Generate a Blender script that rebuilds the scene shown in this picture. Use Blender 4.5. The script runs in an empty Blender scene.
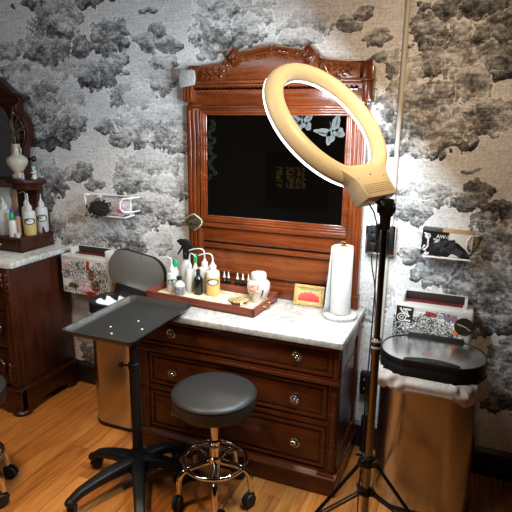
import bpy, bmesh, math, random
from mathutils import Vector, Matrix

# ------------------------------------------------------------------ camera, world, lights, exposure
scn = bpy.context.scene
col = scn.collection
PI = math.pi
CAM = Vector((.7264, -2.5282, 1.6584))
YAW, PITCH, ROLL = -.3848, .2466, .0115
fwd = Vector((math.sin(YAW)*math.cos(PITCH), math.cos(YAW)*math.cos(PITCH), -math.sin(PITCH)))
rgt = Vector((math.cos(YAW), -math.sin(YAW), 0))
upv = rgt.cross(fwd)
cr, sr = math.cos(ROLL), math.sin(ROLL)
r2, u2 = cr*rgt + sr*upv, -sr*rgt + cr*upv
cd = bpy.data.cameras.new('camera')
cd.sensor_width = 36; cd.lens = 36*532/512; cd.clip_start = .02
cam = bpy.data.objects.new('camera', cd); col.objects.link(cam)
cam.matrix_world = Matrix(((r2.x, u2.x, -fwd.x, CAM.x), (r2.y, u2.y, -fwd.y, CAM.y), (r2.z, u2.z, -fwd.z, CAM.z), (0, 0, 0, 1)))
scn.camera = cam

world = bpy.data.worlds.new('world'); scn.world = world; world.use_nodes = True
world.node_tree.nodes['Background'].inputs[0].default_value = (1, .8, .6, 1)
world.node_tree.nodes['Background'].inputs[1].default_value = .02

vs = scn.view_settings
vs.view_transform = 'Standard'; vs.look = 'None'; vs.gamma = 1; vs.use_curve_mapping = False
vs.exposure = 0.06

RING_POWER = 126.0          # emission of the ring light's diffuser
def area_light(name, loc, target, size, power, colour, spread=PI):
    l = bpy.data.lights.new(name, 'AREA'); l.shape = 'DISK'; l.size = size; l.energy = power; l.color = colour; l.spread = spread
    o = bpy.data.objects.new(name, l); col.objects.link(o); o.location = loc
    o.rotation_euler = (Vector(target) - Vector(loc)).to_track_quat('-Z', 'Y').to_euler()
    return o
# the room's warm ceiling lamps, behind and above the camera
area_light('ceiling_lamp_light', (.9, -1.4, 2.55), (.4, -.35, 1.78), .2, 3.4, (1, .7, .42), math.radians(68))
area_light('ceiling_lamp_light', (-.8, -1.35, 2.62), (-.75, -1.1, 0), .3, 12, (1, .72, .42), math.radians(100))
sl = bpy.data.lights.new('ring_back_fill_light', 'SPOT'); sl.energy = 75; sl.color = (1, .74, .4); sl.spot_size = math.radians(34); sl.spot_blend = 1; sl.shadow_soft_size = .06  # added warm spot that brightens the ring light's back, no known fixture
so_ = bpy.data.objects.new('ring_back_fill_light', sl); col.objects.link(so_); so_.location = (.8, -1.35, 2.55)
so_.rotation_euler = (Vector((.2275, -.62, 1.66))-so_.location).to_track_quat('-Z', 'Y').to_euler()

area_light('soft_fill_light', (-1.5, -2.4, 2.65), (-1.2, -.6, .6), 1.2, 20, (.95, .97, 1.0))  # added neutral fill that lifts the left wall, not a fixture of the room

# ------------------------------------------------------------------ helpers
class MB:
    """collects shapes into one mesh"""
    def __init__(self):
        self.bm = bmesh.new()
    def _merge(self, b, M=None):
        if M is not None: b.transform(M)
        me = bpy.data.meshes.new('tmp'); b.to_mesh(me); b.free()
        self.bm.from_mesh(me); bpy.data.meshes.remove(me)
        return self
    def box(self, x0, x1, y0, y1, z0, z1, bev=0, seg=2, M=None):
        b = bmesh.new(); bmesh.ops.create_cube(b, size=1)
        for v in b.verts: v.co = Vector(((x0+x1)/2+v.co.x*(x1-x0), (y0+y1)/2+v.co.y*(y1-y0), (z0+z1)/2+v.co.z*(z1-z0)))
        if bev: bmesh.ops.bevel(b, geom=b.edges[:], offset=bev, segments=seg, profile=.5, affect='EDGES')
        return self._merge(b, M)
    def lathe(self, prof, c=(0, 0, 0), seg=32, M=None, sx=1, sy=1):
        """prof: [(r, z)] turned about z at c"""
        b = bmesh.new(); rows = []
        for r, z in prof:
            if r < 1e-6: rows.append([b.verts.new((0, 0, z))])
            else: rows.append([b.verts.new((r*math.cos(2*PI*i/seg)*sx, r*math.sin(2*PI*i/seg)*sy, z)) for i in range(seg)])
        for A, B in zip(rows, rows[1:]):
            for i in range(seg):
                j = (i+1) % seg
                if len(A) == 1 and len(B) == 1: continue
                if len(A) == 1: b.faces.new((A[0], B[i], B[j]))
                elif len(B) == 1: b.faces.new((A[i], A[j], B[0]))
                else: b.faces.new((A[i], A[j], B[j], B[i]))
        bmesh.ops.recalc_face_normals(b, faces=b.faces[:])
        T = Matrix.Translation(c)
        return self._merge(b, T if M is None else M @ T)
    def cyl(self, p0, p1, r0, r1=None, seg=20, bev=0):
        p0, p1 = Vector(p0), Vector(p1); r1 = r0 if r1 is None else r1
        L = (p1-p0).length
        prof = [(0, 0), (r0-bev, 0), (r0, bev), (r1, L-bev), (r1-bev, L), (0, L)] if bev else [(0, 0), (r0, 0), (r1, L), (0, L)]
        M = Matrix.Translation(p0) @ (p1-p0).to_track_quat('Z', 'Y').to_matrix().to_4x4()
        return self.lathe(prof, seg=seg, M=M)
    def tube(self, pts, r, seg=8, closed=False, smooth=0):
        pts = [Vector(p) for p in pts]
        for _ in range(smooth):
            q = []; n = len(pts)
            rng = range(n) if closed else range(n-1)
            if not closed: q.append(pts[0])
            for i in rng:
                a, c = pts[i], pts[(i+1) % n]
                q += [a*.75+c*.25, a*.25+c*.75]
            if not closed: q.append(pts[-1])
            pts = q
        n = len(pts); b = bmesh.new(); rows = []; up = None
        rad = (lambda i: r(i/(n-1))) if callable(r) else (lambda i: r)
        for i, p in enumerate(pts):
            if closed: t = pts[(i+1) % n]-pts[i-1]
            else: t = pts[min(i+1, n-1)]-pts[max(i-1, 0)]
            t.normalize()
            if up is None:
                up = Vector((0, 0, 1)) if abs(t.z) < .9 else Vector((1, 0, 0))
            s = t.cross(up)
            if s.length < 1e-5: s = t.orthogonal()
            s.normalize(); up = s.cross(t).normalized()
            rows.append([b.verts.new(p+rad(i)*(math.cos(2*PI*k/seg)*s+math.sin(2*PI*k/seg)*up)) for k in range(seg)])
        m = n if closed else n-1
        for i in range(m):
            A, B = rows[i], rows[(i+1) % n]
            for k in range(seg):
                j = (k+1) % seg; b.faces.new((A[k], A[j], B[j], B[k]))
        if not closed:
            b.faces.new(rows[0][::-1]); b.faces.new(rows[-1])
        bmesh.ops.recalc_face_normals(b, faces=b.faces[:])
        return self._merge(b)
    def prism(self, poly, d0, d1, axis='y', bev=0, M=None):
        """poly: 2-D outline; for axis y it is (x, z), for z (x, y), for x (y, z); extruded from d0 to d1"""
        def P(a, c, d): return {'y': (a, d, c), 'z': (a, c, d), 'x': (d, a, c)}[axis]
        b = bmesh.new()
        A = [b.verts.new(P(a, c, d0)) for a, c in poly]; B = [b.verts.new(P(a, c, d1)) for a, c in poly]
        n = len(poly)
        b.faces.new(A[::-1]); b.faces.new(B)
        for i in range(n): b.faces.new((A[i], A[(i+1) % n], B[(i+1) % n], B[i]))
        bmesh.ops.recalc_face_normals(b, faces=b.faces[:])
        if bev:
            caps = [e for e in b.edges if sum(len(f.verts) == n for f in e.link_faces) == 1]
            bmesh.ops.bevel(b, geom=caps, offset=bev, segments=2, profile=.5, affect='EDGES')
        return self._merge(b, M)
    def grid(self, fn, nu, nv, wrap_u=False, M=None):
        b = bmesh.new()
        V = [[b.verts.new(fn(i/(nu if wrap_u else nu-1), j/(nv-1))) for j in range(nv)] for i in range(nu)]
        for i in range(nu if wrap_u else nu-1):
            for j in range(nv-1):
                k = (i+1) % nu; b.faces.new((V[i][j], V[k][j], V[k][j+1], V[i][j+1]))
        bmesh.ops.recalc_face_normals(b, faces=b.faces[:])
        return self._merge(b, M)
    def ball(self, c, r, seg=16, sc=(1, 1, 1)):
        b = bmesh.new(); bmesh.ops.create_uvsphere(b, u_segments=seg, v_segments=max(6, seg//2), radius=r)
        return self._merge(b, Matrix.Translation(c) @ Matrix.Diagonal((*sc, 1)))
    def build(self, name, mat, parent=None, angle=38):
        me = bpy.data.meshes.new(name); 
        inv = wmat(parent).inverted() if parent is not None else None
        if inv is not None: self.bm.transform(inv)
        self.bm.to_mesh(me); self.bm.free()
        me.polygons.foreach_set('use_smooth', [True]*len(me.polygons))
        me.set_sharp_from_angle(angle=math.radians(angle))
        if mat is not None: me.materials.append(mat)
        o = bpy.data.objects.new(name, me); col.objects.link(o)
        if parent is not None: o.parent = parent
        return o

def wmat(o):
    M = Matrix.Identity(4)
    while o is not None:
        M = (Matrix.Translation(o.location) @ o.rotation_euler.to_matrix().to_4x4()) @ M
        o = o.parent
    return M
def tag(o, label, cat, group=None):
    o['label'] = label; o['category'] = cat
    if group: o['group'] = group
    return o
def thing(name, label, cat, loc=(0, 0, 0), group=None):
    o = bpy.data.objects.new(name, None); col.objects.link(o); o.location = loc; o.empty_display_size = .05
    return tag(o, label, cat, group)
def struct(name, mb, mat):
    o = mb.build(name, mat); o['kind'] = 'structure'; return o
def dup(root, loc, rz, label, group=None):
    r = root.copy(); col.objects.link(r); r.location = loc; r.rotation_euler = (0, 0, rz); r['label'] = label
    if group: r['group'] = group
    for ch in list(root.children):
        c = ch.copy(); col.objects.link(c); c.parent = r
        for g in ch.children:
            d = g.copy(); col.objects.link(d); d.parent = c
    return r
def rrect(w, d, r, seg=6, cx=0, cy=0):
    """rounded rectangle outline"""
    out = []
    for sx, sy, a0 in ((1, 1, 0), (-1, 1, 90), (-1, -1, 180), (1, -1, 270)):
        for k in range(seg+1):
            a = math.radians(a0+90*k/seg)
            out.append((cx+sx*(w/2-r)+r*math.cos(a), cy+sy*(d/2-r)+r*math.sin(a)))
    return out

# ------------------------------------------------------------------ materials
class NT:
    def __init__(self, name):
        self.m = bpy.data.materials.new(name); self.m.use_nodes = True
        self.t = self.m.node_tree; self.b = self.t.nodes['Principled BSDF']
    def n(self, typ, **kw):
        nd = self.t.nodes.new(typ)
        for k, v in kw.items(): setattr(nd, k, v)
        return nd
    def set(self, sock, v):
        if isinstance(v, bpy.types.NodeSocket): self.t.links.new(v, sock)
        elif isinstance(v, (tuple, list)) and len(v) == 3 and sock.type == 'RGBA': sock.default_value = (*v, 1)
        else: sock.default_value = v
    def math(self, op, a, b=None, c=None, clamp=False):
        nd = self.n('ShaderNodeMath', operation=op, use_clamp=clamp)
        for i, v in enumerate((a, b, c)):
            if v is not None: self.set(nd.inputs[i], v)
        return nd.outputs[0]
    def mix(self, f, a, b, blend='MIX'):
        nd = self.n('ShaderNodeMix', data_type='RGBA', blend_type=blend)
        self.set(nd.inputs[0], f); self.set(nd.inputs[6], a); self.set(nd.inputs[7], b)
        return nd.outputs[2]
    def coords(self, scale=(1, 1, 1), loc=(0, 0, 0), rot=(0, 0, 0)):
        tc = self.n('ShaderNodeTexCoord'); mp = self.n('ShaderNodeMapping')
        self.t.links.new(tc.outputs['Object'], mp.inputs[0])
        mp.inputs['Scale'].default_value = scale; mp.inputs['Location'].default_value = loc; mp.inputs['Rotation'].default_value = rot
        return mp.outputs[0]
    def noise(self, vec, scale=5, detail=4, rough=.55, dist=0):
        nd = self.n('ShaderNodeTexNoise'); self.set(nd.inputs['Vector'], vec)
        nd.inputs['Scale'].default_value = scale; nd.inputs['Detail'].default_value = detail
        nd.inputs['Roughness'].default_value = rough; nd.inputs['Distortion'].default_value = dist
        return nd.outputs[0]
    def voronoi(self, vec, scale=5, feature='F1', out=0, rand=1):
        nd = self.n('ShaderNodeTexVoronoi', feature=feature); self.set(nd.inputs['Vector'], vec)
        nd.inputs['Scale'].default_value = scale; nd.inputs['Randomness'].default_value = rand
        return nd.outputs[out]
    def rng(self, v, a, b, c=0., d=1., smooth=False):
        nd = self.n('ShaderNodeMapRange'); nd.clamp = True
        if smooth: nd.interpolation_type = 'SMOOTHSTEP'
        for i, x in enumerate((v, a, b, c, d)): self.set(nd.inputs[i], x)
        return nd.outputs[0]
    def ramp(self, f, stops):
        nd = self.n('ShaderNodeValToRGB'); self.set(nd.inputs[0], f)
        e = nd.color_ramp.elements
        while len(e) < len(stops): e.new(.5)
        for el, (p, c) in zip(e, stops): el.position = p; el.color = (*c, 1)
        return nd.outputs[0]
    def bump(self, h, strength=.3, dist=.01):
        nd = self.n('ShaderNodeBump'); nd.inputs['Strength'].default_value = strength; nd.inputs['Distance'].default_value = dist
        self.set(nd.inputs['Height'], h); self.t.links.new(nd.outputs[0], self.b.inputs['Normal'])
    def pr(self, **kw):
        names = dict(col='Base Color', rough='Roughness', metal='Metallic', spec='Specular IOR Level', coat='Coat Weight', coat_rough='Coat Roughness',
                     trans='Transmission Weight', ior='IOR', emit='Emission Color', estr='Emission Strength', aniso='Anisotropic', alpha='Alpha', sss='Subsurface Weight', sheen='Sheen Weight')
        for k, v in kw.items(): self.set(self.b.inputs[names[k]], v)
        return self.m

def plain(name, c, rough=.5, metal=0, var=.06, scale=30, bump=0, **kw):
    t = NT(name); co = t.coords()
    n = t.noise(co, scale, 3)
    c2 = tuple(x*(1-var*2) for x in c)
    t.pr(col=t.mix(n, c, c2), rough=t.rng(n, .2, .8, max(.02, rough-.05), min(1, rough+.05)), metal=metal, **kw)
    if bump: t.bump(n, bump, .002)
    return t.m
def wood(name, dark, light, along='x', rough=.3, coat=.25, scale=1.0, figure=.0):
    t = NT(name)
    sc = {'x': (2, 26, 26), 'y': (26, 2, 26), 'z': (26, 26, 2)}[along]
    co = t.coords(tuple(s*scale for s in sc))
    n1 = t.noise(co, 1.2, 6, .6, .6)
    n2 = t.noise(t.coords(tuple(s*scale*4 for s in sc)), 1.5, 3, .6)
    n3 = t.noise(t.coords((5, 5, 5)), 1.0 + figure*6, 3, .6, figure*4)
    f = t.math('ADD', t.math('MULTIPLY', n1, .6), t.math('MULTIPLY', n3, .4))
    c = t.ramp(f, [(.32, dark), (.5, tuple((a+b)/2 for a, b in zip(dark, light))), (.7, light)])
    c = t.mix(t.rng(n2, .55, .75, 0, .45), c, tuple(x*.35 for x in dark))
    t.pr(col=c, rough=t.rng(n1, .3, .7, rough-.06, rough+.08), coat=coat, coat_rough=.15, spec=.4)
    t.bump(n2, .08, .002)
    return t.m
BLOBS = [
    (-1.441,2.283,.278,.04,.16), (-1.515,2.175,.152,.102,.34), (-1.49,2.143,.083,.062,.26), (-1.7,2.073,.088,.053,.36), (-1.574,2.02,.156,.069,.28), (-1.36,2.049,.054,.056,.3),
    (-1.338,1.907,.227,.068,.42), (-1.307,1.864,.174,.026,.16), (-1.167,1.935,.065,.072,.42), (-1.169,2.092,.109,.079,.33), (-1.086,1.989,.051,.03,.4), (-1.91,2.043,.1,.049,.36),
    (-1.809,1.929,.129,.05,.33), (-1.669,1.826,.176,.088,.46), (-1.638,1.702,.191,.145,.28), (-1.607,1.571,.133,.069,.22), (-1.795,1.538,.109,.047,.2), (-1.441,1.769,.071,.087,.56),
    (-1.407,1.67,.064,.055,.5), (-.907,2.056,.084,.048,.42), (-.856,2.112,.042,.029,.38), (-.799,2.033,.065,.034,.38), (-.912,2.215,.048,.014,.35), (-1.097,1.794,.065,.062,.42),
    (-.921,1.725,.136,.092,.56), (-.829,1.867,.084,.069,.54), (-.832,1.956,.083,.029,.4), (-1.02,1.673,.051,.032,.4), (-.947,1.704,.038,.042,.4), (-.546,2.097,.098,.123,.5),
    (-.437,2.146,.167,.107,.48), (-.491,2.176,.075,.045,.38), (-.342,2.078,.062,.062,.46), (-.076,2.083,.114,.056,.46), (-.089,2.04,.096,.035,.52), (.152,2.096,.054,.033,.36),
    (.204,2.126,.04,.029,.28), (.272,2.024,.048,.029,.34), (.321,1.944,.06,.025,.34), (.478,2.087,.065,.041,.24480000000000002), (.64,2.127,.147,.044,.1872), (.547,2.122,.045,.044,.1872),
    (.575,1.995,.135,.059,.15839999999999999), (.491,2.023,.075,.05,.216), (.764,2.033,.072,.057,.2016), (.701,1.912,.281,.059,.216), (.746,1.852,.113,.023,.0504), (.39,1.888,.068,.057,.3312),
    (.615,1.826,.064,.061,.216), (.558,1.739,.149,.095,.1872), (.405,1.739,.098,.107,.3312), (.688,1.808,.063,.074,.36), (.747,1.694,.106,.066,.3024), (.609,1.634,.102,.087,.1872),
    (.485,1.611,.145,.079,.2736), (.402,1.551,.1,.031,.31679999999999997), (.708,1.461,.042,.012,.216), (.757,1.377,.051,.035,.15839999999999999), (.705,1.329,.084,.036,.24480000000000002), (.847,1.295,.059,.04,.1872),
    (.795,1.255,.055,.02,.216), (.498,1.343,.119,.057,.38880000000000003), (.469,1.263,.091,.053,.38880000000000003), (.851,1.188,.108,.056,.2016), (.87,1.086,.135,.113,.1872), (.689,1.019,.106,.075,.3024),
    (.83,.884,.167,.15,.24480000000000002), (.582,.987,.081,.055,.36), (.905,.775,.138,.044,.1152), (.494,1.06,.052,.044,.36), (.948,.585,.075,.112,.24480000000000002), (.922,.478,.067,.069,.216),
    (.887,.403,.116,.053,.17279999999999998), (-1.452,1.647,.086,.067,.38), (-1.222,1.622,.054,.038,.42), (-.913,1.621,.198,.089,.46), (-.836,1.512,.196,.021,.2), (-1.126,1.547,.067,.027,.3),
    (-.935,1.417,.177,.081,.5), (-1.045,1.312,.132,.062,.36), (-.843,1.29,.114,.066,.44), (-.829,1.146,.17,.045,.36), (-.817,1.113,.158,.014,.16), (-1.419,1.362,.087,.047,.36),
    (-1.48,1.336,.059,.024,.3), (-1.309,1.292,.064,.029,.36), (-1.619,1.306,.084,.084,.32), (-1.688,1.168,.047,.05,.28), (-1.51,1.007,.136,.087,.38), (-1.365,.946,.204,.086,.4),
    (-1.075,1.009,.17,.077,.42), (-.886,1.015,.072,.075,.58), (-1.016,1.097,.12,.052,.4), (-.944,1.199,.143,.051,.48), (.187,1.718,.064,.088,.6), (.276,1.539,.055,.063,.6),
    (.358,.87,.048,.101,.6), (.289,.808,.058,.103,.6), (-1.127,.319,.145,.067,.4), (-1.398,.238,.11,.083,.34), (1.158,1.401,.114,.052,.39), (-2.811,.81,.181,.075,.29),
    (-2.994,2.207,.221,.122,.3), (1.708,.499,.191,.11,.38), (-2.922,2.473,.223,.135,.46), (1.357,2.251,.176,.087,.4), (1.219,.897,.22,.057,.37), (1.595,1.912,.122,.111,.27),
    (1.717,.936,.153,.117,.33), (-2.541,2.231,.206,.075,.4), (-2.238,.969,.104,.082,.27), (1.35,.342,.143,.137,.44), (-2.69,.975,.129,.09,.28), (2.06,1.618,.154,.091,.34),
    (-2.296,1.31,.131,.132,.28), (-3.038,1.695,.182,.102,.33), (1.927,2.08,.161,.139,.37), (-2.858,.804,.167,.108,.36), (-2.884,.885,.136,.069,.31), (-2.23,2.349,.147,.061,.39),
    (-2.137,1.437,.114,.069,.47), (2.021,.981,.171,.131,.33), (1.276,1.079,.159,.095,.46), (-2.82,.402,.235,.061,.49), (-2.433,1.882,.17,.092,.35), (-2.71,2.421,.102,.129,.28),
]
def make_wallpaper():
    t = NT('cloud_toile_wallpaper')
    co = t.coords()
    flat = t.n('ShaderNodeVectorMath', operation='MULTIPLY'); t.set(flat.inputs[0], co); flat.inputs[1].default_value = (1, 0, 1)
    p = flat.outputs[0]
    # wobble of the cloud outlines
    nz = t.n('ShaderNodeTexNoise'); t.set(nz.inputs['Vector'], p); nz.inputs['Scale'].default_value = 11; nz.inputs['Detail'].default_value = 4
    off = t.n('ShaderNodeVectorMath', operation='SUBTRACT'); t.set(off.inputs[0], nz.outputs[1]); off.inputs[1].default_value = (.5, .5, .5)
    sc = t.n('ShaderNodeVectorMath', operation='SCALE'); t.set(sc.inputs[0], off.outputs[0]); sc.inputs['Scale'].default_value = .07
    ad = t.n('ShaderNodeVectorMath', operation='ADD'); t.set(ad.inputs[0], p); t.set(ad.inputs[1], sc.outputs[0])
    q = ad.outputs[0]
    puff = t.voronoi(q, 19)                              # round puffs along every cloud
    puff2 = t.voronoi(q, 44)
    lump = t.math('ADD', t.math('MULTIPLY', t.math('SUBTRACT', .78, puff), .62), t.math('MULTIPLY', t.math('SUBTRACT', .4, puff2), .3))
    fine = t.noise(p, 75, 5, .75)
    mid = t.noise(q, 9, 5, .65)
    # one cloud: mixes its own ink tone over what lies behind it
    g = bpy.data.node_groups.new('cloud', 'ShaderNodeTree')
    for nm, ty in (('P', 'NodeSocketVector'), ('Lump', 'NodeSocketFloat'), ('Ink', 'NodeSocketFloat'), ('Edge', 'NodeSocketFloat'), ('C', 'NodeSocketVector'), ('S', 'NodeSocketVector'), ('Tone', 'NodeSocketFloat')):
        g.interface.new_socket(nm, in_out='INPUT', socket_type=ty)
    g.interface.new_socket('P', in_out='OUTPUT', socket_type='NodeSocketVector')
    g.interface.new_socket('Ink', in_out='OUTPUT', socket_type='NodeSocketFloat'); g.interface.new_socket('Edge', in_out='OUTPUT', socket_type='NodeSocketFloat')
    gi = g.nodes.new('NodeGroupInput'); go = g.nodes.new('NodeGroupOutput')
    def gm(op, a, b=None):
        nd = g.nodes.new('ShaderNodeMath'); nd.operation = op
        for i, v in enumerate((a, b)):
            if v is None: continue
            if isinstance(v, bpy.types.NodeSocket): g.links.new(v, nd.inputs[i])
            else: nd.inputs[i].default_value = v
        return nd.outputs[0]
    def gr(v, a, b, c, d, sm=True):
        nd = g.nodes.new('ShaderNodeMapRange'); nd.interpolation_type = 'SMOOTHSTEP' if sm else 'LINEAR'
        g.links.new(v, nd.inputs[0])
        for i, x in enumerate((a, b, c, d)): nd.inputs[i+1].default_value = x
        return nd.outputs[0]
    su = g.nodes.new('ShaderNodeVectorMath'); su.operation = 'SUBTRACT'; g.links.new(gi.outputs['P'], su.inputs[0]); g.links.new(gi.outputs['C'], su.inputs[1])
    mu = g.nodes.new('ShaderNodeVectorMath'); mu.operation = 'MULTIPLY'; g.links.new(su.outputs[0], mu.inputs[0]); g.links.new(gi.outputs['S'], mu.inputs[1])
    ln = g.nodes.new('ShaderNodeVectorMath'); ln.operation = 'LENGTH'; g.links.new(mu.outputs[0], ln.inputs[0])
    dz = g.nodes.new('ShaderNodeVectorMath'); dz.operation = 'DOT_PRODUCT'; g.links.new(mu.outputs[0], dz.inputs[0]); dz.inputs[1].default_value = (0, 0, 1)
    d = gm('SUBTRACT', gi.outputs['Lump'], gm('SUBTRACT', ln.outputs['Value'], 1.0))
    mask = gr(d, -.02, .1, 0, 1)
    tone = gm('ADD', gi.outputs['Tone'], gm('MULTIPLY', dz.outputs['Value'], .16))
    ink = g.nodes.new('ShaderNodeMix'); ink.data_type = 'FLOAT'
    g.links.new(mask, ink.inputs[0]); g.links.new(gi.outputs['Ink'], ink.inputs[2]); g.links.new(tone, ink.inputs[3])
    g.links.new(ink.outputs[0], go.inputs['Ink'])
    rim = gm('MULTIPLY', gr(d, -.035, 0, 0, 1), gr(d, .02, .08, 1, 0))
    e2 = gm('MULTIPLY', gi.outputs['Edge'], gm('SUBTRACT', 1.0, mask))
    edge_o = gm('MAXIMUM', e2, rim)
    g.links.new(edge_o, go.inputs['Edge'])
    # the position is handed on from cloud to cloud so that they are evaluated one after another
    ps = g.nodes.new('ShaderNodeVectorMath'); ps.operation = 'MULTIPLY_ADD'
    g.links.new(gm('ADD', edge_o, ink.outputs[0]), ps.inputs[0]); ps.inputs[1].default_value = (1e-9, 1e-9, 1e-9); g.links.new(gi.outputs['P'], ps.inputs[2])
    g.links.new(ps.outputs[0], go.inputs['P'])
    ink_s, edge_s, q0 = .73, 0.0, q
    for x, z, a, b, tone_v in BLOBS:
        nd = t.n('ShaderNodeGroup'); nd.node_tree = g
        t.set(nd.inputs['P'], q0); tone_v = .19+.72*tone_v; t.set(nd.inputs['Lump'], lump); t.set(nd.inputs['Ink'], ink_s); t.set(nd.inputs['Edge'], edge_s)
        nd.inputs['C'].default_value = (x, 0, z); nd.inputs['S'].default_value = (.86/a, 0, .86/b); nd.inputs['Tone'].default_value = tone_v
        ink_s, edge_s, q0 = nd.outputs['Ink'], nd.outputs['Edge'], nd.outputs['P']
    # ink shading inside: puffs light on top, mottled
    cloudy = t.rng(ink_s, .45, .68, 1, 0)
    mott = t.math('ADD', t.math('MULTIPLY', t.math('SUBTRACT', mid, .5), .75), t.math('MULTIPLY', t.math('SUBTRACT', t.noise(q, 34, 4, .7), .5), .5))
    # every puff is engraved light on its upper side and dark below
    up1 = t.n('ShaderNodeVectorMath', operation='ADD'); t.set(up1.inputs[0], q); up1.inputs[1].default_value = (0, 0, -.016)
    up2 = t.n('ShaderNodeVectorMath', operation='ADD'); t.set(up2.inputs[0], q); up2.inputs[1].default_value = (0, 0, -.007)
    l1 = t.math('SUBTRACT', puff, t.voronoi(up1.outputs[0], 19)); l2 = t.math('SUBTRACT', puff2, t.voronoi(up2.outputs[0], 44))
    pf = t.math('ADD', t.math('MULTIPLY', l1, .42), t.math('MULTIPLY', l2, .3))
    pf = t.math('ADD', pf, t.math('MULTIPLY', t.math('SUBTRACT', .36, puff), .12))
    fade = t.rng(t.noise(p, 4.5, 3, .6), .46, .7, 0, .6)
    v = t.math('ADD', t.math('MULTIPLY', ink_s, t.math('SUBTRACT', 1.0, fade)), t.math('MULTIPLY', fade, .66))
    v = t.math('ADD', v, t.math('MULTIPLY', t.math('ADD', mott, pf), t.math('ADD', .22, t.math('MULTIPLY', cloudy, .8))))
    v = t.math('ADD', v, t.math('MULTIPLY', t.math('SUBTRACT', fine, .5), .85))
    # engraved horizontal strokes and the weave of the printed canvas
    st = t.noise(t.coords((7, 1, 150)), 1, 4, .7)
    v = t.math('ADD', v, t.math('MULTIPLY', t.math('SUBTRACT', st, .5), .5))
    st2 = t.noise(t.coords((120, 1, 9)), 1, 3, .7)
    v = t.math('ADD', v, t.math('MULTIPLY', t.math('SUBTRACT', st2, .5), .2))
    v = t.math('ADD', v, t.math('MULTIPLY', edge_s, t.rng(mid, .38, .6, .1, .42)))
    c = t.ramp(v, [(.02, (.014, .014, .015)), (.25, (.085, .085, .087)), (.45, (.25, .25, .25)), (.6, (.5, .5, .5)), (.85, (.8, .8, .8))])
    tint = t.noise(p, 2.3, 2)
    c = t.mix(t.rng(tint, .5, .75, 0, .18), c, t.mix(.4, c, (.6, .55, .54)))
    t.pr(col=c, rough=.75, spec=.15)
    t.bump(t.math('ADD', st, st2), .15, .002)
    return t.m

def make_floor_mat():
    t = NT('oak_plank_floor')
    co = t.coords(); s = t.n('ShaderNodeSeparateXYZ'); t.set(s.inputs[0], co)
    PW = .105
    px = t.math('DIVIDE', t.math('ADD', s.outputs[0], 4*PW*10 - .0 + 1.2), PW)     # seams fall at x = -1.2 + k * width
    idx = t.math('FLOOR', px); fr = t.math('FRACT', px)
    wn = t.n('ShaderNodeTexWhiteNoise', noise_dimensions='1D'); t.set(wn.inputs['W'], idx)
    yy = t.math('ADD', t.math('DIVIDE', s.outputs[1], 1.35), t.math('MULTIPLY', wn.outputs[0], 7.3))
    iy = t.math('FLOOR', yy); fy = t.math('FRACT', yy)
    cb = t.n('ShaderNodeCombineXYZ'); t.set(cb.inputs[0], idx); t.set(cb.inputs[1], iy)
    w2 = t.n('ShaderNodeTexWhiteNoise', noise_dimensions='2D'); t.set(w2.inputs['Vector'], cb.outputs[0])
    shift = t.n('ShaderNodeCombineXYZ'); t.set(shift.inputs[0], t.math('MULTIPLY', w2.outputs[0], 9.0)); t.set(shift.inputs[1], t.math('MULTIPLY', w2.outputs[0], 5.0))
    va = t.n('ShaderNodeVectorMath', operation='ADD'); t.set(va.inputs[0], co); t.set(va.inputs[1], shift.outputs[0])
    ml = t.n('ShaderNodeVectorMath', operation='MULTIPLY'); t.set(ml.inputs[0], va.outputs[0]); ml.inputs[1].default_value = (30, 2.2, 1)
    gr = t.noise(ml.outputs[0], 1.2, 6, .62, .8)
    ml2 = t.n('ShaderNodeVectorMath', operation='MULTIPLY'); t.set(ml2.inputs[0], va.outputs[0]); ml2.inputs[1].default_value = (160, 8, 1)
    g2 = t.noise(ml2.outputs[0], 1, 3, .6)
    f = t.math('ADD', t.math('MULTIPLY', gr, .75), t.math('MULTIPLY', w2.outputs[0], .25))
    c = t.ramp(f, [(.25, (.18, .05, .009)), (.48, (.45, .16, .032)), (.7, (.62, .26, .065))])
    c = t.mix(t.rng(g2, .56, .75, 0, .5), c, (.13, .045, .012))
    kn = t.voronoi(t.coords((3.1, 1.7, 1)), 1.6)
    c = t.mix(t.rng(kn, .03, .1, .55, 0), c, (.07, .025, .008))
    seam = t.math('MAXIMUM', t.rng(fr, .0, .03, 1, 0), t.rng(fr, .98, 1, 0, 1))
    endj = t.rng(fy, .0, .0022, 1, 0)
    dk = t.math('MULTIPLY', t.math('MAXIMUM', seam, endj), t.rng(t.noise(t.coords((1, 3, 1)), 3, 2), .4, .6, .45, 1.0))
    c = t.mix(dk, c, (.02, .008, .003))
    t.pr(col=c, rough=t.rng(gr, .3, .7, .3, .46), spec=.4, coat=.12, coat_rough=.25)
    t.bump(t.math('SUBTRACT', g2, t.math('MULTIPLY', dk, 1.5)), .12, .002)
    return t.m

def make_marble(name, base=(.74, .73, .69)):
    t = NT(name); co = t.coords((1, 1, 1), rot=(0, 0, .5))
    w = t.noise(co, 6, 6, .65, 1.6)
    vein = t.rng(t.math('ABSOLUTE', t.math('SUBTRACT', w, .5)), 0, .05, 1, 0)
    big = t.noise(co, 4, 4, .6, .8)
    c = t.mix(t.rng(big, .4, .7, 0, .6), base, tuple(x*.72 for x in base))
    c = t.mix(t.math('MULTIPLY', vein, t.rng(big, .3, .6, .25, .85)), c, (.24, .24, .235))
    t.pr(col=c, rough=.22, spec=.5, coat=.2)
    return t.m

def make_steel(name, c=(.52, .5, .48), rough=.26, dirn=(1, 1, .02)):
    t = NT(name); co = t.coords(tuple(300*d for d in dirn))
    n = t.noise(co, 1, 2)
    t.pr(col=t.mix(n, c, tuple(x*.86 for x in c)), rough=t.rng(n, .3, .7, rough-.02, rough+.03), metal=1.0, aniso=.25)
    return t.m

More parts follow.
